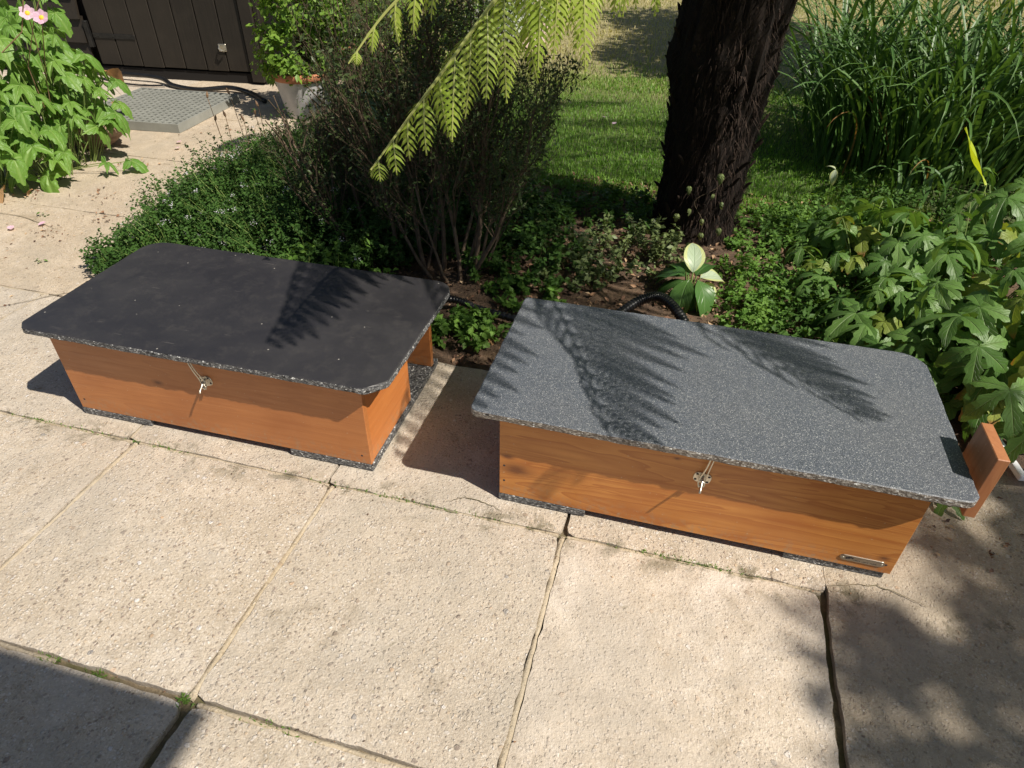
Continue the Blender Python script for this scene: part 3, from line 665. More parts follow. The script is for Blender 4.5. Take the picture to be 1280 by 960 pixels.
link('lid', lid_mesh(-0.049, W_ + 0.075, -0.04, 0.494, top, top + 0.0185, [('c', 0.028), ('c', 0.045), ('r', 0.06), ('r', 0.065)], [M['lid_l'], M['edge_l']]), LB)
hasp(LB, 0.455, 0.208, R(-18), 0)
for (x, z) in ((0.02, 0.055), (0.865, 0.05), (0.03, 0.26), (0.585, 0.268)):
    MB().lathe([(0.0001, 0.0006), (0.0026, 0.0004), (0.0032, 0.0)], 10, 0, Matrix.Translation((x, 0.0, z)) @ Matrix.Rotation(PI / 2, 4, 'X')).build('screw', M['ink'], LB)
# ---------------- right box
RB = empty('nest_box', (-0.178, 0.069, 0), 0.001, 'orange pine box house with the speckled blue-grey lid and a metal name plate', 'box house')
W_ = 0.902; d = 0.455
MB().box(0, W_, 0, TH, ft, top - .0005, 0, 0.0012).build('front_board', M['wood_r'], RB)
MB().box(0, TH, TH + .0005, d - TH, ft, top - .0005, 0, 0.0012).build('side_board', M['wood_ly'], RB)
MB().box(W_ - TH, W_ - 0.002, TH + .0005, d - TH, ft, top - .0005, 0, 0.0012).build('side_board', M['wood_ly'], RB)
MB().box(0, W_, d - TH, d, ft, top - .0005, 0, 0.0012).build('back_board', M['wood_r'], RB)
MB().box(-0.001, 0.216, -0.001, d + .001, 0.0015, ft - .0005, 0, 0.001).build('foot_board', M['edge_l'], RB)
MB().box(0.679, W_ - 0.01, 0.004, d + .001, 0.0015, ft - .0005, 0, 0.001).build('foot_board', M['edge_l'], RB)
link('lid', lid_mesh(-0.061, W_ + 0.063, -0.04, 0.479, top, top + 0.0185, [('r', 0.022), ('r', 0.03), ('r', 0.06), ('r', 0.012)], [M['lid_r'], M['edge_r']]), RB)
hasp(RB, 0.461, 0.204, R(8), 1)
up_ = MB().box(0.9785, 1.0015, 0.022, 0.136, 0.215, 0.3745, 0, 0.0015).build('end_plank', M['wood_rz'], RB); up_['label'] = 'short upright wooden plank standing proud of the lid end'
for (x, z) in ((0.014, 0.275), (0.012, 0.12), (0.012, 0.07), (0.195, 0.272), (0.885, 0.05), (0.87, 0.262), (0.705, 0.272)):
    MB().lathe([(0.0001, 0.0006), (0.0026, 0.0004), (0.0032, 0.0)], 10, 0, Matrix.Translation((x, 0.0, z)) @ Matrix.Rotation(PI / 2, 4, 'X')).build('screw', M['ink'], RB)
# name plate
n = 20; hw, hh = 0.047, 0.0085; ring = []
for k in range(n):
    th = -PI / 2 + PI * k / (n - 1); ring.append((hw - hh + hh * math.cos(th), hh * math.sin(th)))
ring += [(-a, -b) for a, b in ring]; n = len(ring)
pm = Matrix.Translation((0.836, 0, 0.050))
np_ = MB().add([(a, -0.0004, b) for a, b in ring] + [(a * .985, -0.0022, b * .94) for a, b in ring], [tuple(range(n, 2 * n))[::-1]] + [(k, (k + 1) % n, n + (k + 1) % n, n + k) for k in range(n)]).build('name_plate', M['plate'], RB, pm)
for sx in (-0.040, 0.040): MB().lathe([(0.0001, 0.0012), (0.0018, 0.001), (0.0028, 0.0)], 12, 0, Matrix.Translation((sx, -0.0022, 0)) @ Matrix.Rotation(PI / 2, 4, 'X')).build('screw', M['metal'], np_)
ik = MB()
for (a, b, r) in ((-0.0325, -0.0012, .0026), (-0.0282, 0.001, .0032), (-0.0285, 0.0045, .0016), (-0.0245, 0.003, .0026), (-0.0205, 0.0018, .0022), (-0.033, 0.0026, .0014)):
    ik.add([(a + r * math.cos(2 * PI * k / 10), -0.00245, b + r * math.sin(2 * PI * k / 10)) for k in range(10)], [tuple(range(10))[::-1]])
for k in range(17):
    x = -0.017 + k * 0.0028
    if k not in (5, 11): ik.box(x, x + 0.0019, -0.00245, -0.0023, -0.0042, -0.0042 + 0.0016 + 0.0006 * (k % 3))
ik.build('engraved_mark', M['ink'], np_)

# ================================================================== SHED
SA = math.atan2(0.16, 1.49)
SH = empty('garden_shed', (-4.262, 3.43, 0), SA, 'dark brown timber shed with an upright-boarded door, behind the grey grid mat', 'shed')
MB().box(-1.6, 1.6, 0.05, 2.2, 0.0, 2.2).build('inner_wall', M['gap'], SH)
SHH = 2.05
pw = 0.171
door = MB().box(0.0, 7 * pw, 0.012, 0.03, 0.085, 1.95).build('door', M['gap'], SH)
for k in range(7):
    MB().box(k * pw + 0.004, (k + 1) * pw - 0.004, -0.012, 0.0115, 0.085 - 0.002 * (k % 3), 1.95, 0, 0.003).build('plank', M['shed'], door)
hb = MB().box(0.005, 0.34, -0.0175, -0.0125, 0.262, 0.294, 0, 0.002)
hb.build('hinge_strap', M['black_metal'], door)
MB().box(-0.038, -0.006, -0.034, -0.006, 0.20, 0.375, 0, 0.003).build('hinge_plate', M['black_metal'], SH)
for x in (0.05, 0.17, 0.30): MB().lathe([(0.0001, .004), (0.005, .003), (0.006, 0)], 10, 0, Matrix.Translation((x, -0.0176, 0.278)) @ Matrix.Rotation(PI / 2, 4, 'X')).build('bolt', M['black_metal'], door)
la = MB(); la.box(0.985, 1.045, -0.022, -0.0125, 0.215, 0.265, 0, 0.003); la.tube([(1.0, -0.03, .255), (1.0, -0.045, .24), (1.02, -0.045, .225), (1.03, -0.03, .22)], 0.006)
la.build('latch', M['metal'], door)
for k in range(12):       # overlapping horizontal boards left of the door
    z0 = 0.075 + k * 0.155
    v = [(-1.6, -0.040, z0), (-0.05, -0.040, z0), (-0.05, -0.006, z0 + 0.17), (-1.6, -0.006, z0 + 0.17), (-1.6, -0.018, z0), (-0.05, -0.018, z0), (-0.05, 0.012, z0 + .17), (-1.6, 0.012, z0 + 0.17)]
    MB().add(v, [(0, 1, 2, 3), (7, 6, 5, 4), (4, 5, 1, 0), (3, 2, 6, 7), (1, 5, 6, 2), (4, 0, 3, 7)]).build('cladding_board', M['shed'], SH)
MB().box(7 * pw + 0.006, 7 * pw + 0.10, -0.03, 0.05, 0.02, SHH, 0, 0.004).build('corner_post', M['shed'], SH)
MB().box(7 * pw + 0.102, 7 * pw + 0.14, -0.01, 2.2, 0.05, SHH, 0, 0.004).build('side_wall', M['shed'], SH)
MB().box(-1.8, 1.75, -0.15, 2.4, 2.2, 2.26, 0, 0.004).build('roof', M['black_metal'], SH)
MB().box(-1.6, 7 * pw + .1, 0.0, 0.049, 0.0, 0.07).build('gap_shade', M['gap'], SH)  # near-black strip, stands in for the shade in the gap under the door

# black cable along the foot of the shed
cb = MB(); cb.tube(catmull([(-4.6, 3.28, .06), (-4.2, 3.34, .05), (-3.75, 3.36, .04), (-3.55, 3.27, .02), (-3.3, 3.22, .02), (-3.1, 3.30, .03), (-2.9, 3.25, .02), (-2.7, 3.1, .02)], 8), 0.016, 8)
tag(cb.build('cable', M['hose'], None, None, True), 'thick black cable running along the foot of the brown shed', 'cable')
cb = MB(); cb.tube(catmull([(-4.3, 3.30, .03), (-4.05, 3.24, .015), (-3.8, 3.22, .012), (-3.62, 3.27, .012)], 8), 0.007, 6)
tag(cb.build('cable', M['hose'], None, None, True), 'thin black cable beside the thick one at the shed foot', 'cable')

# grey grid mat
GM = empty('grid_mat', (-2.824, 2.369, 0.002), R(95), 'grey-green plastic grid mat lying on the path before the shed door', 'grid mat')
gs = 0.73; nb = 16; t = 0.05
fr = MB()
fr.box(0, gs, 0, 0.012, 0, t); fr.box(0, gs, gs - .012, gs, 0, t); fr.box(0, .012, .0121, gs - .0121, 0, t); fr.box(gs - .012, gs, .0121, gs - .0121, 0, t)
fr.build('frame', M['grid'], GM)
la = MB(); cell = (gs - .024) / nb
for k in range(1, nb): la.box(.0122, gs - .0122, .012 + k * cell - .006, .012 + k * cell + .006, .012, t - .002); la.box(.012 + k * cell - .006, .012 + k * cell + .006, .0122, gs - .0122, .012, t - .0045)
for i in range(nb):
    for j in range(nb):
        x, y = .012 + (i + .5) * cell, .012 + (j + .5) * cell
        la.add([(x - cell * .34, y - cell * .34, t - .006), (x + cell * .10, y - cell * .34, t - .006), (x + cell * .05, y + cell * .34, t - .02), (x - cell * .34, y + cell * .34, t - .02)], [(0, 1, 2, 3)])
tag(la.build('lattice', M['grid'], GM), kind='stuff')
MB().box(.0122, gs - .0122, .0122, gs - .0122, 0, 0.008).build('hole_shade', M['gap'], GM)  # near-black sheet added under the lattice, puts the holes' shade into colour

# ribbed hose
def ribbed(pts, r, name, label):
    P = catmull(pts, 40); mb = MB(); rad = [r * (1.0 if (i % 4) < 2 else 0.84) for i in range(len(P))]
    mb.tube(P, rad, 12); return tag(mb.build(name, M['hose'], None, None, True), label, 'hose')
ribbed([(-0.75, 0.80, .05), (-0.60, 0.90, .045), (-0.48, 0.88, .035), (-0.30, .85, .03), (-0.12, .80, .03), (-0.1, .72, .05)], 0.014, 'ribbed_hose', 'thin black ribbed hose lying between the two boxes')
ribbed([(-0.12, 0.80, .05), (-0.02, .93, .055), (.06, 1.02, .085), (.13, 1.03, .10), (.20, .95, .085), (.255, .84, .05), (.28, .72, .05)], 0.018, 'ribbed_hose', 'black ribbed hose arching behind the speckled grey lid')

# white planter at the right edge
WP = empty('planter', (1.30, 0.585, 0.002), R(8), 'shallow white plastic tray of dark soil at the right end of the pine box', 'planter')
pl = MB()
a0, a1, b0, b1 = -0.21, 0.26, -0.075, 0.16; hgt = 0.045
def ringbox(s, z): return [(a0 - s, b0 - s, z), (a1 + s, b0 - s, z), (a1 + s, b1 + s, z), (a0 - s, b1 + s, z)]
lv = [ringbox(-.02, 0), ringbox(0, hgt - .02), ringbox(.012, hgt - .018), ringbox(.012, hgt), ringbox(-.006, hgt), ringbox(-.012, hgt - .03)]
v = [p for l in lv for p in l]; f = [(l * 4 + k, l * 4 + (k + 1) % 4, (l + 1) * 4 + (k + 1) % 4, (l + 1) * 4 + k) for l in range(5) for k in range(4)] + [(3, 2, 1, 0)]
tr = pl.add(v, f).build('trough', M['white_pl'], WP); bv = tr.modifiers.new('bevel', 'BEVEL'); bv.width = .004; bv.segments = 2
MB().add(ringbox(-.0125, hgt - .028), [(0, 1, 2, 3)]).build('soil', M['soil'], WP)

# pots
def pot(x, y, r0, r1, h, mat, rim, label):
    e = empty('plant_pot', (x, y, 0.003), 0, label, 'plant pot')
    MB().lathe([(0.001, 0), (r0, 0), (r0 * 1.02, .01), (r1 * .96, h - .05), (r1 * .97, h - .045), (r1 * .9, h - .045)], 40).build('body', mat, e, None, True)
    MB().lathe([(r1 * .968, h - .048), (r1 * 1.03, h - .046), (r1 * 1.05, h - .006), (r1 * 1.03, h), (r1 * .93, h), (r1 * .92, h - .04)], 40).build('rim', rim, e, None, True)
    MB().lathe([(r1 * .925, h - .02), (r1 * .5, h - .012), (0.001, h - .01)], 24).build('soil', M['soil'], e, None, True)
    return e
pot(-2.30, 2.98, .135, .19, .27, M['pot_white'], M['terracotta'], 'flaking white pot with terracotta rim near the shed corner')
pot(-1.86, 3.02, .12, .17, .21, M['pot_teal'], M['pot_teal'], 'low teal glazed pot right of the white one, behind the twiggy bush')
pot(-2.16, 3.55, .12, .16, .30, M['terracotta'], M['terracotta'], 'plain terracotta pot hidden behind the white pot')

# rounded banded stone by the left plant
v = []; f = []; n1, n2 = 28, 20
for j in range(n2 + 1):
    for i in range(n1):
        th = 2 * PI * i / n1; ph = PI * j / n2
        p = Vector((math.sin(ph) * math.cos(th), math.sin(ph) * math.sin(th), math.cos(ph)))
        rr = 1 + .10 * mnoise.noise(p * 2.2) + .02 * math.sin((p.z + .4 * p.x) * 22)
        v.append((p.x * .17 * rr, p.y * .13 * rr, .115 + p.z * .125 * rr))
for j in range(n2):
    for i in range(n1): f.append((j * n1 + i, (j + 1) * n1 + i, (j + 1) * n1 + (i + 1) % n1, j * n1 + (i + 1) % n1))
o = link('boulder', mesh('boulder', v, f, M['sandstone'], None, True)); o.location = (-3.13, 2.02, 0); o.rotation_euler = (0, .1, .5)
tag(o, 'rounded banded brown stone half under the lobed leaves at left', 'stone')

# made-up unseen canopy on a pole, added so its corner shades the near-left slab
hz_ = 2.9; s_ = 1.6; tx_, ty_ = -0.545 + .75 * hz_, -0.585 - .28 * hz_
PA = empty('shadow_caster', (tx_ - s_ / 2, ty_ - s_ / 2, 0), 0, 'unseen square canopy on a pole, added behind the viewpoint to cast shade', 'shadow_caster')
MB().tube([(0, 0, 0), (0, 0, 3.2)], .025, 12).build('pole', M['black_metal'], PA)
MB().lathe([(.001, .08), (.22, .06), (.24, .0)], 24).build('base', M['black_metal'], PA)
q = s_ / 2
MB().add([(-q, -q, hz_), (q, -q, hz_), (q, q, hz_), (-q, q, hz_), (0, 0, hz_ + .35)], [(0, 1, 4), (1, 2, 4), (2, 3, 4), (3, 0, 4)]).build('canopy', M['shadow_caster'], PA)

# ================================================================== TREE FERN
TF = empty('tree_fern', (0.215, 1.86, 0), 0, 'tree fern with thick dark fibrous trunk and long arching fronds overhead', 'tree fern')
def tr_c(z):   # centre line and radius of the trunk at height z
    return Vector((np.interp(z, [0, .25, .5, .75, .95, 1.3, 1.9], [-.02, .0, -.01, -.015, .005, .06, .10]), np.interp(z, [0, 1.9], [0, -.05]), z)), float(np.interp(z, [0, .1, .25, .5, .75, .95, 1.3, 1.8, 1.9], [.20, .172, .18, .185, .215, .205, .20, .15, .08]))
v = []; f = []; n1, n2 = 72, 110
for j in range(n2 + 1):
    z = 1.9 * j / n2; c, r = tr_c(z)
    for i in range(n1):
        th = 2 * PI * i / n1
        q = Vector((math.cos(th) * 2.2, math.sin(th) * 2.2, z * 5))
        rr = r * .93 * (1 + .10 * mnoise.noise(q * 1.1)) + .014 * mnoise.noise(Vector((math.cos(th) * 9, math.sin(th) * 9, z * 6))) + .008 * mnoise.noise(Vector((math.cos(th) * 22, math.sin(th) * 22, z * 14)))
        v.append((c.x + rr * math.cos(th), c.y + rr * math.sin(th), z - .02))
for j in range(n2):
    for i in range(n1): f.append((j * n1 + i, j * n1 + (i + 1) % n1, (j + 1) * n1 + (i + 1) % n1, (j + 1) * n1 + i))
link('trunk', mesh('trunk', v, f, M['fibre'], None, False), TF)
# old frond stubs poking up and out of the fibre
rs = random.Random(5)
stubs = []
for k in range(4):
    mb = MB(); L = .05 + .015 * k
    mb.tube([(0, 0, 0), (0.001, 0, L * .5), (0.003, 0.002, L * .85), (0.006, .002, L)], [.009, .0075, .006, .0015], 7)
    stubs.append(mesh('frond_stub', mb.v, mb.f, M['fibre2'], mb.m))
for k in range(230):
    z = .05 + 1.7 * (k / 230); th = k * 2.39996 + rs.uniform(-.2, .2); c, r = tr_c(z)
    p = c + Vector((math.cos(th), math.sin(th), 0)) * (r * .88); p.z -= .02
    Mx = Matrix.Translation(p) @ Matrix.Rotation(th, 4, 'Z') @ Matrix.Rotation(rs.uniform(.25, .75), 4, 'Y') @ Matrix.Rotation(rs.uniform(-.3, .3), 4, 'X') @ Matrix.Scale(rs.uniform(.6, 1.15), 4)
    link('frond_stub', stubs[k % 4], TF, Mx)
mb = MB()     # loose shaggy fibres
for k in range(14000):
    z = rs.uniform(0, 1.75); th = rs.uniform(0, 2 * PI); c, r = tr_c(z); o_ = Vector((math.cos(th), math.sin(th), 0)); tg = Vector((-math.sin(th), math.cos(th), 0))
    p = c + o_ * (r * .90); L = rs.uniform(.02, .07); dn = rs.choice((-1, 1, 1)); e = p + o_ * rs.uniform(.008, .042) + Vector((0, 0, dn * L)) + tg * rs.uniform(-.02, .02)
    w_ = rs.uniform(.001, .0035)
    mb.add([p - tg * w_, p + tg * w_, e], [(0, 1, 2)])
tag(mb.build('shaggy_fibre', M['fibre2'], TF, Matrix.Translation((0, 0, -.02))), kind='stuff')

def pinna_mesh(L, n, plen, droop, seed, sweep=1.05):
    """one feather: a thin midrib with n pairs of narrow pinnules, along +Y, hanging down with droop"""
    rr = random.Random(seed); mb = MB(); pts = []
    for i in range(n + 1):
        t = i / n; pts.append(Vector((0, L * (t - .18 * droop * t ** 2), -droop * L * .55 * t ** 2)))
    mb.tube([pts[i] for i in range(0, n + 1, max(1, n // 6))] + [pts[-1]], [.0016] * (len(range(0, n + 1, max(1, n // 6)))) + [.0004], 4, 1, False)
    for i in range(1, n + 1):
        t = i / n; tg = (pts[i] - pts[i - 1]).normalized(); nr = Vector((1, 0, 0)).cross(tg)
        pl_ = plen * (math.sin(PI * min(1, .22 + .78 * t)) ** .62 if t < .98 else .12) * (1 - .35 * t) * 1.1
        if t < .12: pl_ *= .7
        for s_ in (-1, 1):
            a = sweep - .25 * t + rr.uniform(-.06, .06); d = (Vector((s_, 0, 0)) * math.sin(a) + tg * math.cos(a)); dz = nr * (-.12 + rr.uniform(-.06, .06))
            side = tg * (L / n * .30); p0 = pts[i]; p1 = p0 + d * pl_ * .5 + dz * pl_ * .3; p2 = p0 + (d + tg * .28).normalized() * pl_ + dz * pl_
            b = len(mb.v); r_ = rr.random()
            mb.add([p0 - side, p0 + side, p1 + side * 1.1, p1 - side * .9, p2], [(0, 1, 2, 3), (3, 2, 4)] if s_ > 0 else [(3, 2, 1, 0), (4, 2, 3)], 0, [(0, 0, r_), (0, 0, r_), (.5, .5, r_), (.5, .5, r_), (1, 1, r_)])
    return mb

def frond(ctrl, Lmax, npair, parent, jit=1.0, *, detail=True, joined=False, seed=0, hang=0.35, start=.16, plen=.045, endtaper=.9, lift=0.0, dens=None, hl=1.0):
    """ctrl: control points (world); pinnae pairs along the rachis"""
    rr = random.Random(seed); off = Vector(parent.location)
    P = [p - off for p in catmull(ctrl, 16)]; n = len(P)
    lens = [0]
    for i in range(1, n): lens.append(lens[-1] + (P[i] - P[i - 1]).length)
    T = lens[-1]
    def at(s):
        s *= T; i = min(n - 2, max(0, int(np.searchsorted(lens, s)) - 1)); k = (s - lens[i]) / max(1e-6, lens[i + 1] - lens[i]); return P[i].lerp(P[i + 1], k), (P[i + 1] - P[i]).normalized()
    rb = MB(); rb.tube(P, [(.009 if jit > .9 else .006) * (1 - .9 * i / n) + .0008 for i in range(n)], 6, 1)
    root = None
    pieces = []
    for k in range(npair):
        s = start + (1 - start) * (k + .5) / npair; u = (s - start) / (1 - start)
        env = math.sin(PI * min(1, .16 + .84 * u)) ** .75 if u < .5 else (math.cos(.5 * PI * (u - .5) / .5 * .97)) ** endtaper
        L = Lmax * max(.05, env)
        p, tg = at(s)
        sd_ = tg.cross(Vector((0, 0, 1))); sd_ = sd_.normalized() if sd_.length > .05 else Vector((1, 0, 0))
        for g in (-1, 1):
            d = (sd_ * g * 1.0 + tg * (.42 + .5 * u) + Vector((0, 0, -(hang if g < 0 else hang * hl) - .25 * u + lift))).normalized()
            nn = Vector((0, 0, 1)) - d * d.z; nn = nn.normalized() if nn.length > .05 else tg
            x = d.cross(nn).normalized(); nn = x.cross(d)
            Mx = Matrix(((x.x, d.x, nn.x, p.x), (x.y, d.y, nn.y, p.y), (x.z, d.z, nn.z, p.z), (0, 0, 0, 1)))
            Mx = Mx @ Euler((rr.gauss(0, .09 * jit), rr.gauss(0, .16 * jit), rr.gauss(0, .07 * jit))).to_matrix().to_4x4(); pieces.append((L * rr.uniform(.86, 1.08), Mx, k * 2 + g))
    if joined:
        for L, Mx, sd2 in pieces:
            if L < .02: continue
            pm_ = pinna_mesh(L, max(5, int(L / (dens or .0155))), plen * min(1, .35 + L / Lmax * .7), .55, sd2)
            rb.add([Mx @ Vector(a) for a in pm_.v], pm_.f, pm_.m, pm_.uv)
        return rb.build('frond', [M['fern'], M['rachis']], parent)
    root = rb.build('frond', [M['fern'], M['rachis']], parent)
    for L, Mx, sd2 in pieces:
        if L < .02: continue
        pm_ = pinna_mesh(L, max(6, int(L / (dens or .0125))), plen * min(1, .35 + L / Lmax * .7), .6, sd2)
        pm_.build('pinna', [M['fern'], M['rachis']], root, Mx)
    return root
CRN = Vector((.31, 1.81, 1.86))
def arch(end, rise=.45, mid=.5, drop=None):
    e = Vector(end); d = e - CRN; hz = Vector((d.x, d.y, 0))
    return [CRN, CRN + hz * .22 + Vector((0, 0, rise * .75)), CRN + hz * .55 + Vector((0, 0, rise * .8)), CRN + hz * .85 + Vector((0, 0, max(d.z * .42 + rise * .2, d.z + .12))), e]
# the frond seen in the picture: comes down in front of the bush
frond([CRN, (.27, 1.35, 2.10), (.21, .98, 1.80), (.13, .74, 1.49), (.049, .615, 1.371), (-.055, .501, 1.264), (-.148, .404, 1.169), (-.25, .312, 1.070), (-.325, .232, .965), (-.385, .165, .880), (-.437, .086, .80)], .31, 44, TF, seed=1, hang=.95, plen=.058, endtaper=.85, dens=.0125, hl=.25)
frond([CRN, (.15, 1.4, 2.05), (-.05, 1.0, 1.85), (-.20, .62, 1.36), (-.33, .50, 1.20), (-.43, .455, 1.10), (-.53, .41, 1.01), (-.60, .36, .92)], .26, 30, TF, seed=8, hang=.8, plen=.046, endtaper=1.0, dens=.0140)
frond([CRN, (.34, 1.35, 2.12), (.30, .98, 1.84), (.22, .80, 1.56), (.13, .68, 1.39), (.03, .58, 1.27), (-.06, .50, 1.185), (-.14, .43, 1.11), (-.20, .38, 1.04), (-.235, .345, .97)], .31, 40, TF, seed=12, hang=1.1, plen=.056, endtaper=.85, dens=.0125, hl=.3)
# low frond at the upper right whose pinna tips show
frond([CRN, (.42, 1.45, 1.80), (.566, 1.117, 1.45), (.687, .989, 1.31), (.80, .85, 1.20), (.87, .70, 1.12), (.91, .55, 1.03)], .34, 26, TF, seed=2, hang=.65, plen=.036, dens=.0115)
frond([CRN, (.55, 1.55, 1.95), (.85, 1.35, 1.72), (1.05, 1.2, 1.42), (1.16, 1.1, 1.2), (1.22, 1.02, 1.05)], .34, 18, TF, seed=9, hang=.6, plen=.045)
# fronds above the two boxes: only their shadows show
def hidden(pts, L, n, sd_, hang=.2, pl=.06): frond([CRN] + pts, L, n, TF, .45, joined=True, seed=sd_, hang=hang, plen=pl, dens=.0145, endtaper=.7)
hidden([(.55, 1.2, 2.25), (.74, .6, 1.98), (.82, .22, 1.66), (.80, -.02, 1.42), (.76, -.16, 1.27), (.74, -.24, 1.18)], .46, 36, 3)
hidden([(.46, 1.2, 2.3), (.56, .6, 2.12), (.62, .2, 1.85), (.62, -.1, 1.58), (.58, -.26, 1.42)], .36, 30, 6)
hidden([(.75, 1.3, 2.3), (1.12, .7, 2.2), (1.29, .30, 1.92), (1.32, .10, 1.58), (1.34, -.03, 1.30)], .46, 36, 4)
hidden([(.28, 1.2, 2.3), (.20, .7, 2.1), (.12, .32, 1.78), (.02, .02, 1.48), (-.06, -.14, 1.30)], .36, 34, 5)
for k, (az, ln, ez) in enumerate(((205, 1.7, 1.35), (180, 1.75, 1.3), (155, 1.7, 1.25), (130, 1.7, 1.3), (105, 1.7, 1.2), (80, 1.8, 1.25), (55, 1.7, 1.2), (30, 1.75, 1.25), (8, 1.7, 1.3), (-15, 1.6, 1.45), (225, 1.35, 1.75), (-62, 1.3, 1.9), (-40, 1.25, 2.1), (-95, 1.1, 2.2))):
    a = R(az); frond(arch((CRN.x + ln * math.cos(a), CRN.y + ln * math.sin(a), ez), .5), .36, 30, TF, joined=True, seed=20 + k, hang=.3)
# creeper with small heart leaves on the trunk foot
cr = empty('creeper', (0.21, 1.66, .12), 0, 'small creeper with a few pale heart leaves clinging to the fibrous trunk', 'creeper')
hm = lobed(.017, 3, .35, 3, 1.5, 1.2)
hme = mesh('leaf', hm.v, hm.f, M['ivy'], hm.m, False, hm.uv)
MB().tube(catmull([(0, 0.02, -.1), (.03, .0, .0), (-.02, 0.0, .09), (.05, 0.0, .15), (.08, .0, .2)], 5), .0014, 5).build('stem', M['twig'], cr)
for (x, y, z) in ((.02, -.02, .02), (.05, -.025, .13), (-.03, -.02, .06), (.08, -.02, .10), (-.08, -.005, .02), (.03, -.025, -.04), (.06, -.02, .21), (-.05, -.02, .15), (.10, .0, -.02)):
    link('leaf', hme, cr, orient((x, y, z), rs.uniform(2.4, 3.9), rs.uniform(.6, 1.2), rs.uniform(-.5, .5), rs.uniform(.8, 1.3)))

# ================================================================== TWIGGY BUSH
AZ = empty('azalea_bush', (-0.66, 1.13, 0), 0, 'dark twiggy bush with many bare brown stems behind the two boxes', 'bush')
rs = random.Random(21); twigs = MB(); lp = []; ln_ = []
def branch(p, d, L, r, lvl, mb):
    n = 6 if lvl == 0 else 4; pts = [p]; q = p.copy(); dd = d.normalized(); ends = []
    for i in range(n):
        dd = (dd + Vector((rs.uniform(-1, 1), rs.uniform(-1, 1), rs.uniform(-.6, 1))) * (.16 if lvl == 0 else .26) + Vector((0, 0, .07))).normalized()
        q = q + dd * (L / n); pts.append(q.copy())
        if lvl > 0 and (q.x < -.66 or (q.x < -.47 and .50 < q.z < .80) or q.x > .42 or q.z > .95 or (q.x > .20 and q.z > .78)): break
        if lvl < 3 and i >= (1 if lvl == 0 else 0):
            for _ in range(rs.choice((1, 2, 2)) if lvl < 2 else rs.choice((0, 1, 1))):
                a = Vector((rs.uniform(-1, 1), rs.uniform(-.8, .8), rs.uniform(-.2, .8))); ends.append((q.copy(), (dd * .9 + a * .75).normalized(), L * rs.uniform(.38, .62), r * (1 - .6 * (i + 1) / n) * .6))
        if lvl >= 2:
            for _ in range(2 if rs.random() < .8 else 1): lp.append(q + Vector((rs.uniform(-.01, .01),) * 3)); ln_.append((dd.x * .3, dd.y * .3 - .2, .8))
    mb.tube(pts, [r * (1 - .55 * i / n) for i in range(len(pts))], 6 if lvl < 1 else (4 if lvl < 2 else 3), 0, False)
    for e in ends: branch(e[0], e[1], e[2], max(e[3], .0009), lvl + 1, twigs)
stems = [(-.40, .02, -.42, .0, .72, .62, .011), (-.36, .05, -.25, .15, .8, .68, .010), (-.22, .02, -.22, .0, .9, .75, .012), (-.12, .0, -.08, .05, .9, .78, .013), (-.06, .04, -.02, .15, 1, .80, .013), (.03, -.02, .06, -.05, .95, .75, .011),
         (.06, .02, .12, .05, .9, .75, .013), (.04, .0, .42, -.05, .62, .58, .012), (.07, .06, .42, .20, .55, .45, .009), (-.02, .10, .08, .5, .8, .7, .010), (-.2, .12, -.2, .5, .8, .68, .010), (-.30, -.02, -.60, -.1, .50, .60, .010), (.08, .04, .2, .3, .8, .60, .009), (-.42, .1, -.45, .3, .6, .45, .009), (.0, -.05, -.25, -.15, .9, .5, .008), (-.14, .05, .16, .1, .9, .72, .009),
         (-.26, .06, -.35, .25, .85, .66, .010), (.02, .08, .2, .45, .7, .6, .009), (-.44, .0, -.3, .05, .9, .60, .009), (-.1, .15, -.4, .6, .7, .55, .009), (-.08, -.02, -.5, .05, .6, .62, .009), (.02, .03, .3, .1, .8, .62, .010)]
for (x, y, dx, dy, dz, L, r) in stems:
    mb = MB(); branch(Vector((x, y, -.02)), Vector((dx, dy, dz)), L, r * .82, 0, mb); mb.build('stem', M['azalea_bark'], AZ, None, True)
tag(twigs.build('twigs', M['twig'], AZ), kind='stuff')
LPc = np.array([tuple(a) for a in lp]); V, F, uv = leaf_cloud(LPc, np.array(ln_), rng.uniform(.010, .024, len(LPc)), .42, jitter=.7)
tag(link('leaves', mesh('leaves', V, F, M['azalea_leaf'], None, False, uv), AZ), kind='stuff')
print('azalea leaves', len(LPc), 'twig verts', len(twigs.v))

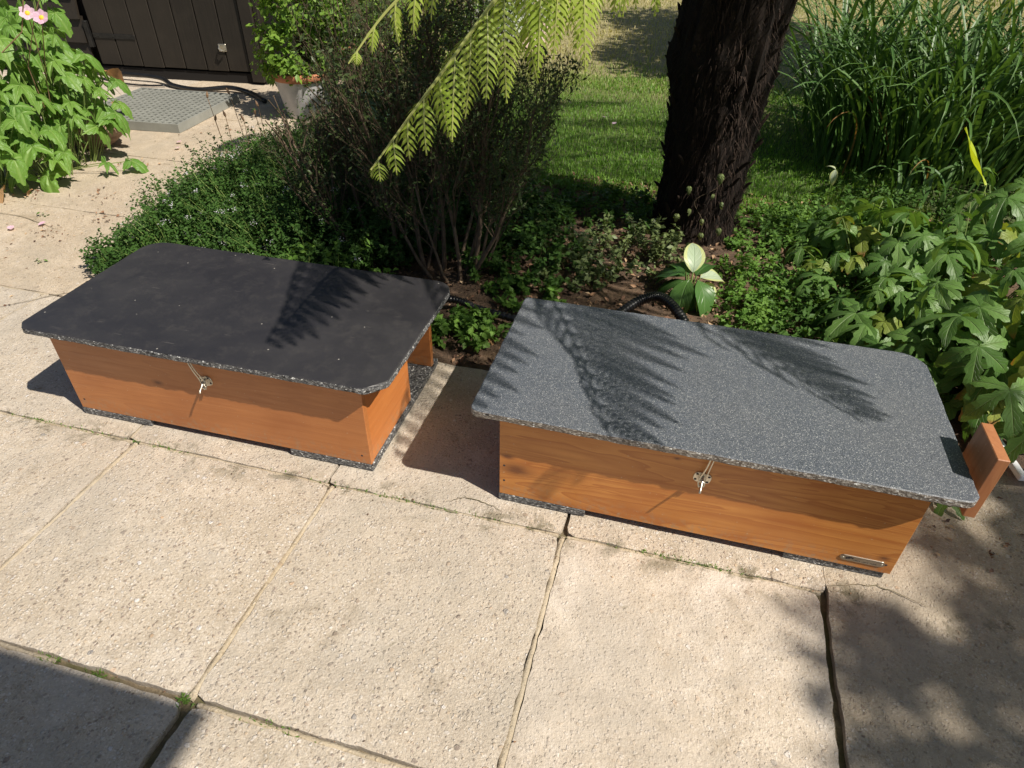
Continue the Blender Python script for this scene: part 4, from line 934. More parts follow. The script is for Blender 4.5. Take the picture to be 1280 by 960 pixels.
# ================================================================== HERB MOUND (left)
def mound(name, label, cat, centre, regions, n, mat, size, stem_every=12, aspect=.55, jitter=.5, flowers=0, seed=1, stemmat='stem', droopy=0.0):
    """leafy mass: sprigs rise from the ground and carry pairs of small leaves"""
    rg = np.random.default_rng(seed); P = []; N = []; Rn = []; st = MB(); fl = []
    tot = sum(r[4] for r in regions)
    for (cx, cy, rx, ry, wt, h) in regions:
        for _ in range(int(n * wt / tot)):
            a = rg.uniform(0, 2 * PI); q = math.sqrt(rg.uniform(0, 1)); x = cx + rx * q * math.cos(a); y = cy + ry * q * math.sin(a)
            hh = h * (1 - .55 * q ** 2.5) * rg.uniform(.5, 1.25); lean = Vector((math.cos(a) * q * .55, math.sin(a) * q * .55, 0)) + Vector((rg.normal(0, .16), rg.normal(0, .16), 0))
            k = rg.integers(7, 13); rn = rg.random(); base = Vector((x, y, 0)); pts = []
            for i in range(k):
                t = .25 + .75 * (i + 1) / k; p = base + lean * hh * t * t + Vector((0, 0, hh * t)); pts.append(p)
                for _2 in range(2 if t < .85 else 4):
                    P.append(tuple(p + Vector((rg.normal(0, .005), rg.normal(0, .005), rg.normal(0, .004))))); N.append((lean.x * .5, lean.y * .5, 1)); Rn.append(.6 * rn + .4 * rg.random() * (.3 + .7 * t))
            if rg.random() < 1 / stem_every * 4: st.tube([base, pts[k // 2], pts[-1]], [.0016, .0013, .0008], 3, 0, False)
            if flowers and rg.random() < flowers: fl.append(pts[-1])
    e = empty(name, centre, 0, label, cat); off = np.array(centre)
    P = np.array(P) - off; V, F, uv = leaf_cloud(P, np.array(N), rg.uniform(size * .6, size * 1.3, len(P)), aspect, np.array(Rn), jitter)
    tag(link('leaves', mesh('leaves', V, F, mat, None, False, uv), e), kind='stuff')
    so_ = st.build('stems', M[stemmat], e, Matrix.Translation(-Vector(centre))); tag(so_, kind='stuff')
    if fl:
        Pf = []
        for p in fl:
            for _ in range(16): Pf.append((p.x + rg.normal(0, .007), p.y + rg.normal(0, .007), p.z + .006 + rg.normal(0, .004)))
        V, F, uv = leaf_cloud(np.array(Pf) - off, np.tile((0, -.2, 1), (len(Pf), 1)), .006, .8, None, .6)
        tag(link('blossom', mesh('blossom', V, F, M['white_petal'], None, False, uv), e), kind='stuff')
    return e
mound('herb_mound', 'sprawling green herb with tiny leaves and white flower heads, left of the twiggy bush', 'herb', (-1.65, 1.2, 0),
      [(-1.74, .98, .20, .20, .9, .18), (-1.84, 1.28, .22, .25, 1.1, .22), (-1.55, 1.35, .34, .38, 1.9, .28), (-1.80, 1.60, .24, .27, 1.1, .26), (-1.30, 1.15, .35, .33, 1.2, .26), (-1.52, 1.80, .36, .36, 1.4, .33), (-1.4, .82, .35, .14, .6, .15), (-1.88, .84, .14, .12, .3, .14), (-1.98, 1.15, .12, .3, .3, .08), (-2.04, 1.6, .12, .35, .3, .09), (-1.98, 2.1, .2, .3, .4, .13), (-1.97, .86, .08, .1, .12, .10)], 4000, M['herb'], .0155, flowers=.035, seed=4)
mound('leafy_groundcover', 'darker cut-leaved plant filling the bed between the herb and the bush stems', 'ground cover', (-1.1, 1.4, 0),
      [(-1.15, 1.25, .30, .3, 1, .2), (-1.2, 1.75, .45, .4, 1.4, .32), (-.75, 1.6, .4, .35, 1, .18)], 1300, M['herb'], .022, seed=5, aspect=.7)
mound('weed_clump', 'low bright-leaved weeds behind the right edge of the black lid', 'weeds', (-.5, .8, 0),
      [(-.50, .76, .14, .09, .8, .09), (-1.0, .80, .2, .08, .7, .20), (-.35, 1.02, .14, .08, .5, .08), (-.72, .78, .15, .1, .5, .12)], 120, M['weed'], .026, seed=6, aspect=.62)
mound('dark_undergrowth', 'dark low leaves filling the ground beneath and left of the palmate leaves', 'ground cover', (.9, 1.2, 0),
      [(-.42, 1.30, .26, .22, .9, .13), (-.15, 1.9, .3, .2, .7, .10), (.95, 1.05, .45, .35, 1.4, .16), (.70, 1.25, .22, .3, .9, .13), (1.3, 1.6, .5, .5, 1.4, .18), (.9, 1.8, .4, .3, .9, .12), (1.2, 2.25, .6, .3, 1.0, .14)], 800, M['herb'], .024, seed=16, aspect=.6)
mound('weed_patch', 'sunlit patch of small weeds on the soil right of the trunk foot', 'weeds', (.55, 1.8, 0),
      [(.58, 1.9, .28, .28, 1.6, .06), (.45, 1.35, .16, .22, .7, .10), (.78, 2.0, .3, .25, 1, .12), (.42, 1.12, .1, .14, .5, .12), (.05, 2.0, .3, .12, .5, .06), (-.35, 2.1, .5, .2, .7, .05)], 460, M['weed'], .021, seed=7, aspect=.55)
mound('twiggy_seedling', 'small-leaved twiggy shrublet in the shade left of the hosta', 'shrub', (.0, 1.35, 0),
      [(-.05, 1.42, .22, .16, 1.2, .16), (-.22, 1.25, .16, .12, .8, .12), (.06, 1.6, .12, .08, .4, .15), (-.3, 1.55, .2, .15, .5, .14)], 100, M['ivy'], .024, seed=8, aspect=.6, stemmat='twig')
# taller seed-head stalks in the herb mound
SHD = empty('seed_head_plant', (-1.88, 1.75, 0), 0, 'tall brown seed-head stalks rising out of the green herb', 'flower stalks')
rs = random.Random(9)
for k in range(7):
    x, y = rs.uniform(-.12, .16), rs.uniform(-.15, .1); h = rs.uniform(.32, .47); lx = rs.uniform(-.1, .02)
    MB().tube([(x, y, 0), (x + lx * .4, y, h * .5), (x + lx, y, h)], .0013, 4).build('stalk', M['stem_brown'], SHD)
    MB().lathe([(.0003, 0), (.005, .006), (.006, .016), (.003, .026), (.0003, .032)], 7, 0, Matrix.Translation((x + lx, y, h - .004)) @ Matrix.Rotation(rs.uniform(-.4, .4), 4, 'Y')).build('seed_head', M['stem_brown'], SHD)

# ================================================================== LEFT LOBED-LEAF PLANT WITH PINK FLOWERS
def leafy_plant(root, meshes, spots, stemmat, seed, stem_r=.0022):
    rr = random.Random(seed); st = MB(); off = Vector(root.location)
    for i, (p, base, sc) in enumerate(spots):
        p = Vector(p); b = Vector(base); d = p - b; yaw = math.atan2(-d.x, d.y) + rr.uniform(-.7, .7)
        Mx = orient(p - off, yaw, rr.uniform(.15, .85), rr.uniform(-.35, .35), sc)
        link('leaf', rr.choice(meshes), root, Mx)
        mid = b.lerp(p, .55) + Vector((0, 0, d.z * .18)); st.tube([q - off for q in bez(b, mid, p, 5)], stem_r, 4, 0, False)
    return tag(st.build('stems', M[stemmat], root), kind='stuff')
AN = empty('pink_anemone', (-3.05, 1.70, 0), 0, 'pink-flowered plant with large bright lobed leaves at the left edge', 'flowering plant')
mall = []
for k in range(5):
    mb = lobed(.098, 5 if k % 2 else 3, .66, k, .7, 1.9, .07, .85); mall.append(mesh('leaf', mb.v, mb.f, M['mallow'], mb.m, False, mb.uv))
rs = random.Random(31); spots = []
for k in range(292):
    cx, cy, rx, ry, H_ = rs.choice(((-2.98, 1.60, .26, .30, .52), (-3.02, 1.78, .28, .35, .66), (-3.30, 1.80, .4, .4, .80), (-3.15, 1.35, .35, .3, .60), (-3.45, 2.1, .40, .4, .85), (-3.25, 2.05, .22, .22, .55)))
    a = rs.uniform(0, 2 * PI); q = rs.uniform(0, 1) ** .5; x = cx + rx * q * math.cos(a); y = cy + ry * q * math.sin(a)
    zz = H_ * (1 - .75 * q ** 3) * rs.uniform(.35, 1.05) + .03
    spots.append(((x, y, zz), (cx + (x - cx) * .4, cy + (y - cy) * .4, 0), rs.uniform(.65, 1.15)))
for (x, y, z, s) in ((-2.62, 1.74, .06, .9), (-2.70, 1.66, .07, .7), (-2.83, 1.42, .07, 1.2), (-2.94, 1.36, .09, 1.1), (-3.02, 1.26, .05, .9)): spots.append(((x, y, z), (-3.0, 1.6, 0), s))
leafy_plant(AN, mall, spots, 'stem', 32)
st = MB()
for (x, y, z, tilt) in ((-2.80, 1.62, .735, .5), (-2.71, 1.60, .725, .3)):
    st.tube([Vector((-3.05, 1.70, 0)) - Vector(AN.location), Vector((-2.9, 1.68, .45)) - Vector(AN.location), Vector((x, y, z)) - Vector(AN.location)], .002, 5)
    fl = MB()
    for k in range(6):
        lf = leaflet(.034, .028, 5, -.1, -.15, 0, 5, .6, .6); add_leaf(fl, lf, Matrix.Rotation(k * PI / 3 + .2, 4, 'Z') @ Matrix.Rotation(.15, 4, 'X'))
    fo = fl.build('flower', M['petal'], AN, Matrix.Translation(Vector((x, y, z)) - Vector(AN.location)) @ Matrix.Rotation(.9, 4, 'X') @ Matrix.Rotation(tilt, 4, 'Y'))
    MB().lathe([(.011, 0), (.010, .003), (.006, .006), (.0001, .007)], 14).build('flower_centre', M['yellow'], fo)
st.tube([(0.05, 0, .1), (.1, -.05, .5), (.28, -.08, .72), (.40, -.06, .88)], .002, 5); st.tube([(-.2, -.25, .3), (.0, -.2, .5), (.2, -.1, .66), (.33, -.06, .95)], .0025, 5)
st.build('flower_stems', M['stem_brown'], AN)

# ================================================================== POTTED BRIGHT SHRUB, TALL GREEN BEHIND
def shrub(name, label, cat, loc, blobs, n, mat, size, seed, barkmat='twig', stems_=7, aspect=.55, jitter=.6):
    rg = np.random.default_rng(seed); rr = random.Random(seed); e = empty(name, loc, 0, label, cat); P = []; N = []; st = MB(); tot = sum(b[6] for b in blobs)
    for (x, y, z, a, b, c, wt) in blobs:
        k = int(n * wt / tot); d = rg.normal(0, 1, (k, 3)); d /= np.linalg.norm(d, axis=1)[:, None]; q = rg.uniform(.45, 1.0, k) ** .6
        # clumps: keep leaves near random sprig centres
        cen = d * q[:, None]; m_ = max(6, k // 14); ci = rg.integers(0, m_, k); cc = cen[:m_][ci] + rg.normal(0, .10, (k, 3))
        P.append(cc * np.array((a, b, c)) + np.array((x, y, z))); N.append(cc * .8 + np.array((0, 0, .7)))
        for j in range(min(m_, 26)):
            t_ = Vector(tuple(cen[j] * np.array((a, b, c)) + np.array((x, y, z)))); st.tube(bez((rr.uniform(-.04, .04), rr.uniform(-.04, .04), 0 if loc[2] == 0 else 0), (x * .5, y * .5, z * .7), t_, 4), [.005, .004, .003, .002, .001], 4, 0, False)
    P = np.concatenate(P); N = np.concatenate(N); V, F, uv = leaf_cloud(P, N, rg.uniform(size * .6, size * 1.3, len(P)), aspect, None, jitter)
    tag(link('leaves', mesh('leaves', V, F, mat, None, False, uv), e), kind='stuff'); tag(st.build('branches', M[barkmat], e), kind='stuff'); return e
shrub('potted_shrub', 'bright small-leaved shrub growing in the white pot', 'shrub', (-2.30, 2.98, .25), [(-.02, -.05, .12, .26, .24, .20, 1.6), (.1, 0, .45, .30, .26, .26, 2), (.35, .1, .35, .25, .22, .3, 1.2)], 4200, M['pot_leaf'], .045, 41)
shrub('potted_shrub', 'darker green shrub rising from the teal pot behind the twiggy bush', 'shrub', (-1.86, 3.02, .2), [(0.05, 0, .35, .28, .25, .35, 2), (.35, .3, .5, .3, .3, .35, 1)], 3000, M['pot_leaf'], .03, 42)
shrub('garden_shrub', 'tall leafy shrub behind the pots beside the shed corner', 'shrub', (-1.9, 4.0, 0), [(0, 0, .7, .5, .4, .6, 2), (-.6, .2, .7, .4, .4, .6, 1.3), (.25, .3, .5, .35, .4, .45, 1)], 5000, M['pot_leaf'], .04, 43)
shrub('silver_shrub', 'silvery grey-leaved mound at the far edge of the lawn', 'shrub', (-1.95, 6.9, 0), [(0, 0, .25, .55, .6, .3, 1), (.1, -1.1, .15, .35, .45, .2, .6)], 5200, M['silver'], .035, 44)
rs = random.Random(6)
for k in range(5):
    v = []; f = []; n1, n2 = 12, 8; sc = rs.uniform(.05, .10)
    for j in range(n2 + 1):
        for i in range(n1):
            th = 2 * PI * i / n1; ph = PI * j / n2; p = Vector((math.sin(ph) * math.cos(th), math.sin(ph) * math.sin(th), math.cos(ph) * .6)); p *= sc * (1 + .35 * mnoise.noise(p * 2 + Vector((k, 0, 0)))); v.append(p)
    for j in range(n2):
        for i in range(n1): f.append((j * n1 + i, (j + 1) * n1 + i, (j + 1) * n1 + (i + 1) % n1, j * n1 + (i + 1) % n1))
    o = link('edging_stone', mesh('edging_stone', v, f, M['pinkstone'])); o.location = (-1.42 - .03 * k, 5.45 + .28 * k, .02)
    tag(o, ('pinkish edging stone at the near end before the silver mound', 'second pinkish edging stone from the near end', 'middle pinkish edging stone by the silver mound', 'fourth pinkish edging stone, beyond the middle one', 'farthest pinkish edging stone by the silver mound')[k], 'stone', 'stones edging the silver mound')

# ================================================================== LAWN GRASS
def blades(name, n, x0, x1, ylo, yhi, h, w_, root, seed, dryf, lab=None):
    rg = np.random.default_rng(seed); x = rg.uniform(x0, x1, n); y = ylo + (yhi - ylo) * rg.random(n) ** 1.3; 
    z = np.array([zl(a, b) for a, b in zip(x, y)]) if ylo > 2.3 else np.array([(zl(a, b) if b > 2.33 else zbed(a, b)) for a, b in zip(x, y)])
    a = rg.uniform(0, 2 * PI, n); L = h * rg.uniform(.5, 1.3, n); ww = w_ * rg.uniform(.6, 1.3, n); ln = rg.uniform(.15, .9, n); b = rg.uniform(0, 2 * PI, n)
    dx, dy = np.cos(a) * ww, np.sin(a) * ww; lx, ly = np.cos(b) * L * ln, np.sin(b) * L * ln
    V = np.zeros((n, 5, 3)); V[:, 0] = np.stack([x - dx, y - dy, z - .003], 1); V[:, 1] = np.stack([x + dx, y + dy, z - .003], 1)
    V[:, 2] = np.stack([x + lx * .3 + dx * .8, y + ly * .3 + dy * .8, z + L * .55], 1); V[:, 3] = np.stack([x + lx * .3 - dx * .8, y + ly * .3 - dy * .8, z + L * .55], 1); V[:, 4] = np.stack([x + lx, y + ly, z + L * (.95 - .4 * ln)], 1)
    i = np.arange(n) * 5; F = np.stack([np.stack([i, i + 1, i + 2], 1), np.stack([i, i + 2, i + 3], 1), np.stack([i + 3, i + 2, i + 4], 1)], 1).reshape(-1, 3)
    pn = np.array([mnoise.noise(Vector((p * 1.3, q * 1.3, 3))) for p, q in zip(x, y)])
    dry = np.clip(dryf(x, y) + pn * .5 + rg.normal(0, .18, n), 0, 1); r = rg.random(n)
    uv = np.zeros((n, 5, 3)); uv[:, :, 0] = dry[:, None]; uv[:, :, 2] = r[:, None]
    o = link(name, mesh(name, V.reshape(-1, 3), F, M['grass'], None, False, uv.reshape(-1, 3))); return tag(o, lab, 'grass', None, 'stuff')
df = lambda x, y: np.clip((y - 3.9) / 1.7, 0, .95)
blades('lawn_grass', 60000, -1.4, 1.3, 2.15, 4.6, .032, .0017, None, 1, df, 'green and drying lawn grass behind the twiggy bush and tree fern')
blades('lawn_grass_far', 60000, -4.0, 4.5, 4.2, 12.0, .035, .004, None, 2, df, 'straw-coloured sunlit lawn grass further back')

# ================================================================== STRAP-LEAVED CLUMP
def strap(L, W, bend, n=12, seed=0):
    rr = random.Random(seed); v = []; f = []; uv = []; p = Vector((0, 0, 0)); ang = R(86) ; tw = rr.uniform(-.4, .4)
    for i in range(n + 1):
        t = i / n; wd = W * .5 * (min(1, .5 + t * 3) * (1 - max(0, (t - .55) / .45) ** 1.6)) + .0003
        for s_ in (-1, 0, 1): v.append((s_ * wd, p.y, p.z + (abs(s_) * wd * .35))); uv.append((s_, t, rr.random()))
        ang -= bend * (1.9 * t ** 1.3) / n * 1.6; p = p + Vector((0, math.cos(ang), math.sin(ang))) * (L / n)
    for i in range(n):
        for k in (0, 1): a = i * 3 + k; f.append((a, a + 1, a + 4, a + 3))
    return v, f, uv
DL = empty('daylily_clump', (1.42, 2.88, 0), 0, 'big clump of arching strap leaves at the upper right behind the tree fern', 'daylily')
rs = random.Random(51); sm = []
for k in range(10):
    v, f, uv = strap(rs.uniform(.8, 1.3), rs.uniform(.015, .025), rs.uniform(.5, 1.5) + .8 * (k % 2), 13, k); sm.append(mesh('leaf', v, f, M['lily'], None, False, uv))
v, f, uv = strap(.75, .012, 2.0, 12, 77); sdry = mesh('dry_leaf', v, f, M['lily_dry'], None, False, uv)
for k in range(290):
    a = rs.uniform(0, 2 * PI); q = rs.random() ** .6; x, y = .68 * q * math.cos(a), .30 * q * math.sin(a)
    yaw = math.atan2(-x, y + .0001) + rs.uniform(-1.1, 1.1)
    dry_ = k % 13 == 3
    link('dry_leaf' if dry_ else 'leaf', sdry if dry_ else rs.choice(sm), DL, orient((x, y, 0), yaw, rs.uniform(-.1, .35), rs.uniform(-.3, .3), rs.uniform(.55, 1.1)))
mb = MB()
for k in range(1500):
    x, y = rs.uniform(-.62, 2.2), rs.uniform(-.1, 1.1); v, f, uv = strap(rs.uniform(.6, 1.4), .016, rs.uniform(.5, 2.0), 8, k); Mx = orient((x, y, 0), rs.uniform(0, 2 * PI), rs.uniform(0, .5)); mb.add([Mx @ Vector(p) for p in v], f, 0, uv)
tag(mb.build('rear_leaves', M['lily'], DL), kind='stuff')
DF = empty('daylily_offset', (1.22, 2.42, 0), 0, 'small tuft of broad pale strap leaves in front of the big strap-leaved clump', 'daylily')
for k in range(13):
    v, f, uv = strap(rs.uniform(.28, .42), .017, rs.uniform(1.4, 2.4), 12, 90 + k); link('leaf', mesh('leaf', v, f, M['lily'], None, False, uv), DF, orient((rs.uniform(-.12, .12), rs.uniform(-.08, .08), 0), rs.uniform(-2.8, 2.8), rs.uniform(0, .35), rs.uniform(-.2, .2)))
LM = empty('lime_leaf_plant', (1.31, 1.98, 0), 0, 'lone lime-yellow upright leaf above the dark leaves at the right edge', 'plant')
lf = leaflet(.22, .075, 12, .35, -.25, 0, 5, .45, .8, 0, .5, .02)
for (x, y, z, yw, pt) in ((0.0, 0, .29, 1.0, -.65),):
    link('leaf', mesh('leaf', lf[0], lf[1], M['lime'], None, True, lf[2]), LM, orient((x, y, z), yw, pt, .3))
MB().tube([(0, 0, 0), (.01, 0, .18), (0, 0, .29)], .004, 5).build('stem', M['stem'], LM)

# ================================================================== PALMATE LEAVES (right)
PR = empty('palmate_plant', (1.1, 1.3, 0), 0, 'mass of deep green palmate leaves at the right behind the speckled lid', 'leafy plant')
pm_ = []
for k in range(7):
    mb = palmate(5, .122, .036, 2.05, .36, .5 + .14 * (k % 3), rs=k + 3); pm_.append(mesh('leaf', mb.v, mb.f, M['anem'], mb.m, False, mb.uv))
for k in range(2):
    mb = palmate(5, .10, .036, 2.0, .36, .7, rs=k + 33); pm_.append(mesh('leaf', mb.v, mb.f, M['anem_y'], mb.m, False, mb.uv))
pm_ = pm_[:7] * 3 + pm_[7:]
rs = random.Random(61); spots = []
for k in range(292):
    cx, cy, rx, ry, H_ = rs.choice(((1.05, 1.05, .33, .33, .36), (1.22, 1.45, .45, .4, .38), (.92, 1.45, .34, .34, .28), (1.30, .95, .35, .35, .40), (.88, 1.80, .26, .26, .22), (1.5, 1.9, .5, .4, .38), (1.12, .80, .22, .18, .36), (.86, 1.02, .20, .22, .24)))
    a = rs.uniform(0, 2 * PI); q = rs.uniform(0, 1) ** .5; x = cx + rx * q * math.cos(a); y = cy + ry * q * math.sin(a)
    if y < .66 + max(0, (1.0 - x)) * .6: y = .66 + max(0, 1.0 - x) * .6 + rs.uniform(0, .15)
    zz = H_ * (1 - .45 * q ** 3) * rs.uniform(.35, 1.15)
    spots.append(((x, y, zz), (cx + (x - cx) * .45, cy + (y - cy) * .45, 0), rs.uniform(.65, 1.25)))
spots = [(p, b_, sc * (1.18 if p[0] > .95 and p[1] < 1.5 else 1.0)) for p, b_, sc in spots]
for (x, y, z, sc) in ((.93, .63, .31, 1.1), (1.0, .54, .25, 1.2), (.90, .72, .34, 1.2), (1.06, .46, .20, 1.1), (1.09, .62, .30, 1.3), (1.2, .55, .24, 1.2), (1.22, .72, .36, 1.4)): spots.append(((x, y, z), (1.15, .9, 0), sc))
leafy_plant(PR, pm_, spots, 'stem', 62)
SP = empty('palmate_seedling', (.905, .42, 0), 0, 'single palmate leaf creeping over the paving by the end of the pine box', 'plant')
link('leaf', pm_[0], SP, orient((0.0, -.06, .03), 2.6, .2, 0, .62)); MB().tube([(0, .12, 0), (0, .0, .03), (0, -.06, .03)], .0015, 4).build('stem', M['stem'], SP)

# ================================================================== HOSTA
HO = empty('hosta', (.225, 1.20, 0), 0, 'small hosta with green and cream-striped leaves by the tree fern foot', 'hosta')
rs = random.Random(71)
for k, (yw, pt, L, z, var_) in enumerate(((0.1, -1.05, .125, .11, 1), (-1.0, -.2, .12, .10, 1), (-1.5, .35, .12, .08, 1), (-2.3, .75, .11, .07, 1), (1.1, -.05, .13, .10, 0), (1.7, .35, .125, .09, 0), (2.4, .75, .125, .085, 0), (3.1, .95, .125, .08, 0), (-2.8, .8, .12, .08, 0), (.6, -.35, .11, .10, 0), (-.4, -.5, .10, .10, 0), (2.0, 1.0, .10, .05, 0), (2.75, .5, .12, .11, 0), (-2.5, .4, .11, .11, 0), (1.35, .15, .115, .12, 0))):
    L *= (1.12 if var_ else 1.36); lf = leaflet(L * 1.0, L * .56, 12, .18, .55, 0, 5, .42, .75, .0, rs.random(), .008)
    o = link('leaf', mesh('leaf', lf[0], lf[1], M['hosta_var'] if var_ else M['hosta'], None, True, lf[2]), HO, orient((-.03 * math.sin(yw), .03 * math.cos(yw), z), yw, pt, rs.uniform(-.25, .25)))
    if var_: o['label'] = 'cream-striped leaf'
    MB().tube([(0, 0, 0), (-.015 * math.sin(yw), .015 * math.cos(yw), z * .6), (-.03 * math.sin(yw), .03 * math.cos(yw), z)], .003, 5).build('stalk', M['stem'], HO)
# small pale two-leaved seedling near the strap leaves
PS = empty('pale_seedling', (.80, 2.28, 0), 0, 'thin seedling with two pale drooping leaves in front of the strap leaves', 'plant')
lf = leaflet(.075, .036, 8, .2, .5, 0, 5, .4, .8, 0, .9); lme = mesh('leaf', lf[0], lf[1], M['hosta_var'], None, True, lf[2])
link('leaf', lme, PS, orient((0, 0, .20), 2.9, .8, .2, 1.0)); link('leaf', lme, PS, orient((-.0, 0, .20), 1.0, -.5, .1, .7)); MB().tube([(.01, 0, 0), (.0, 0, .1), (0, 0, .20)], .0018, 5).build('stem', M['stem'], PS)

# ================================================================== LEAF LITTER, MOSS, SPRIGS IN THE JOINTS
def litter(name, n, gen, smin, smax, label, seed):
    rg = np.random.default_rng(seed); pts = []
    while len(pts) < n:
        p = gen(rg)
        if p is not None: pts.append(p)
    P = np.array(pts); N = np.tile((0, 0, 1.0), (n, 1)); V, F, uv = leaf_cloud(P, N, rg.uniform(smin, smax, n), .5, rg.random(n), .45, .5)
    return tag(link(name, mesh(name, V, F, M['litter'], None, False, uv)), label, 'leaf litter', None, 'stuff')
def g_bed(rg):
    x, y = rg.uniform(-1.6, 1.9), rg.uniform(.60, 2.35); return (x, y, zbed(x, y) + rg.uniform(.002, .014))
litter('bark_litter', 9000, g_bed, .006, .030, 'brown bark chips and dry leaves covering the bed soil', 81)
def g_path(rg):
    c = ((-2.55, 1.42), (-2.37, 1.22), (-2.72, 1.85), (-2.95, 2.45), (-2.5, 2.55), (-2.9, 1.35), (-3.1, 3.0), (-2.45, 1.0))[rg.integers(0, 8)]
    if rg.random() < .6: return (c[0] + rg.normal(0, .05), c[1] + rg.normal(0, .035), .005)
    return (rg.uniform(-3.4, -2.1), rg.uniform(.2, 3.2), .004)
litter('path_litter', 420, g_path, .006, .022, 'scattered red-brown leaf crumbs on the left-hand path', 82)
def g_front(rg):
    x = rg.uniform(-2.0, 1.3); y = rg.choice((0.0, -.582)) + rg.normal(0, .012) if rg.random() < .6 else rg.uniform(-.7, .58); return (x, y, .0035)
litter('paving_crumbs', 170, g_front, .003, .008, 'tiny crumbs and seed husks in the paving joints', 83)
def g_right(rg): return (rg.uniform(.75, 1.4), rg.uniform(.1, .6), .005)
litter('corner_litter', 90, g_right, .008, .026, 'dry leaf bits on the paving under the palmate leaves', 84)
# moss cushions and grass sprigs
rg = np.random.default_rng(91); x = []; y = []
for (cx, cy, sx, sy, n) in ((-1.12, .0, .05, .004, 160), (-1.42, .0, .10, .004, 260), (.32, .003, .06, .004, 300), (.18, .003, .05, .003, 90), (-.30, .0, .12, .003, 160), (-.61, -.58, .007, .006, 90), (-.80, -.583, .012, .004, 50), (-.92, -.583, .014, .005, 90), (-.42, -.583, .03, .004, 120), (-.5, .0, .1, .004, 150), (-1.75, .0, .1, .004, 120), (-2.05, .30, .03, .02, 60)):
    x += list(rg.normal(cx, sx, n)); y += list(rg.normal(cy, sy, n))
x = np.array(x); y = np.array(y); n = len(x); P = np.stack([x, y, np.full(n, -.004)], 1); V, F, uv = leaf_cloud(P, np.tile((0, -.7, .4), (n, 1)), rg.uniform(.005, .014, n), .22, None, .5)
tag(link('joint_moss', mesh('joint_moss', V, F, M['weed'], None, False, uv)), 'moss and tiny grass sprigs growing in the paving joints', 'moss', None, 'stuff')
rs = random.Random(14)
lf = leaflet(.018, .012, 5, .2, .4); slm = mesh('leaf', lf[0], lf[1], M['weed'], None, True, lf[2])
for (x, y, lab, n) in ((-2.02, .30, 'little green weed sprig in the paving left of the black-lidded box', 6), (-1.92, .42, 'tiny weed sprig just behind the left paving sprig', 4), (-2.62, 1.15, 'small seedling on the sunny path below the lobed leaves', 7), (-2.28, .78, 'pale seedling on the path near the herb mound tip', 5), (-1.66, -.31, 'flat round-leaved seedling in the left slab joint', 3)):
    e = empty('paving_weed', (x, y, .002), 0, lab, 'weed')
    for k in range(n): link('leaf', slm, e, orient((rs.uniform(-.02, .02), rs.uniform(-.012, .012), rs.uniform(.003, .014)), rs.uniform(0, 6.28), rs.uniform(-.2, .5), 0, rs.uniform(.7, 1.4)))
# big dry leaves by the shed and on the soil
lf = leaflet(.10, .07, 9, .5, .9, .1, 5, .5, .7, 0, .3, .04); dm = mesh('dry_leaf', lf[0], lf[1], M['dry'], None, True, lf[2])
for k, (x, y, z, s, lab) in enumerate(((-3.62, 2.78, .20, 1.5, 'large pale dry curled leaf above the others by the shed'), (-3.50, 2.66, .06, 1.2, 'dry curled leaf on the ground beside the grid mat'), (-3.45, 2.80, .03, 1.0, 'crumpled brown leaf next to the cable'), (-2.98, 1.30, .03, 1.3, 'brown dead leaf under the lobed plant'), (-2.88, 1.36, .02, .8, 'smaller dead leaf under the lobed plant, nearest the path'))):
    o = link('dry_leaf', dm); o.matrix_basis = orient((x, y, z), rs.uniform(0, 6.2), rs.uniform(-.4, .4), rs.uniform(-.4, .4), s); tag(o, lab, 'dead leaf')
for k in range(6):
    o = link('fallen_leaf', dm); o.matrix_basis = orient((rs.uniform(-.45, -.3), rs.uniform(.65, .8), .02), rs.uniform(0, 6.2), rs.uniform(-.2, .2), 0, rs.uniform(.2, .36)); tag(o, 'small tan dead leaf on the soil between the two boxes', 'dead leaf', 'dead leaves between the boxes')
lf = leaflet(.03, .028, 5, .3, -.3, 0, 5, .5, .6); pmh = mesh('fallen_petal', lf[0], lf[1], M['petal'], None, True, lf[2])
for k, (x, y) in enumerate(((-2.62, .98), (-2.55, 1.05), (-2.72, 2.2), (-2.66, 2.12), (-.35, 3.2), (-.42, 3.35))):
    o = link('fallen_petal', pmh); o.matrix_basis = orient((x, y, .01 if y < 3 else .05), rs.uniform(0, 6), .1, 0, 1); tag(o, 'pale pink petal fallen on the path' if y < 3 else 'pale petal lying on the lawn left of the trunk', 'petal', 'fallen petals on the path' if y < 3 else 'fallen petals on the lawn')

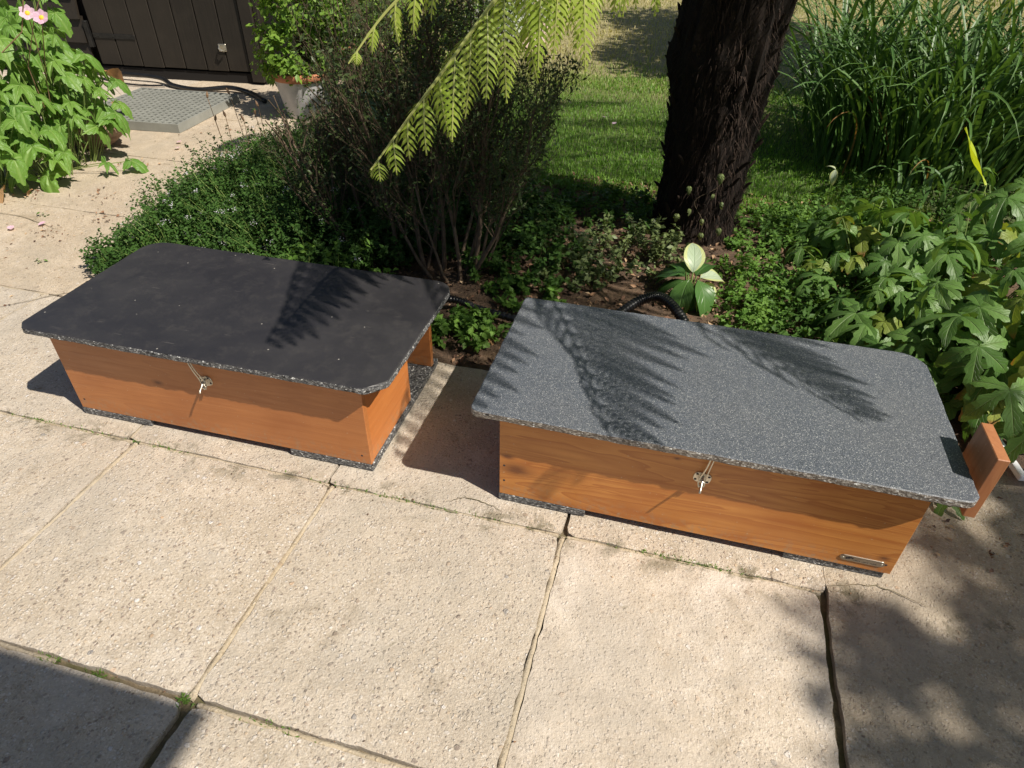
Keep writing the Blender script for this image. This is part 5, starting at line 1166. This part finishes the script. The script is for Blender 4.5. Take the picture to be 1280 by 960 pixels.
# ================================================================== TREES OUT OF THE FRAME (they cast the dappled shade)
def tree(loc, h, blobs, n, size, label, seed):
    rg = np.random.default_rng(seed); rr = random.Random(seed); e = empty('garden_tree', loc, 0, label, 'tree')
    tk = MB(); tk.tube([(0, 0, -.05), (.03, .02, h * .35), (0, .05, h * .7), (.02, 0, h)], [.09, .07, .05, .02], 10)
    P = []; N = []
    for (x, y, z, a, b, c, wt) in blobs:
        tk.tube(bez((0, .02, h * .45), (x * .5, y * .5, z * .8), (x, y, z), 5), [.035, .03, .022, .015, .008, .004], 6, 0, False)
        k = int(n * wt); m_ = max(10, k // 22); d = rg.normal(0, 1, (m_, 3)); d /= np.linalg.norm(d, axis=1)[:, None]; cen = d * (rg.uniform(.2, 1.0, m_) ** .5)[:, None]; ci = rg.integers(0, m_, k)
        cc = cen[ci] + rg.normal(0, .09, (k, 3)); P.append(cc * np.array((a, b, c)) + np.array((x, y, z))); N.append(cc * .4 + np.array((0, 0, .8)))
    tk.build('trunk', M['azalea_bark'], e, None, True); P = np.concatenate(P); N = np.concatenate(N); V, F, uv = leaf_cloud(P, N, rg.uniform(size * .6, size * 1.3, len(P)), .6, None, .6)
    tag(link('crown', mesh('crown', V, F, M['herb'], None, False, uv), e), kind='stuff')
tree((4.93, -1.62, 0), 4.9, [(-.60, .15, 4.3, .56, .44, .35, 1.05), (.3, .2, 4.7, .6, .6, .5, 1.0), (-.20, .58, 4.7, .42, .34, .4, 1.0)], 1400, .075, 'young tree to the right of the viewpoint', 101)
tree((4.6, 4.2, 0), 4.0, [(-1.6, .3, 3.0, 1.0, .9, .6, 1.2), (-2.25, .6, 3.0, .9, 1.1, .5, 1.6), (-2.0, 1.8, 3.2, 1.0, .9, .5, 1.5), (-.4, 1.2, 3.4, 1.2, 1.1, .8, 1.4), (.2, -.6, 3.3, 1.0, 1.0, .8, 1.2), (-2.3, 2.6, 3.0, 1.1, .8, .6, 1.2)], 4200, .09, 'broad garden tree standing right of the strap leaves', 102)
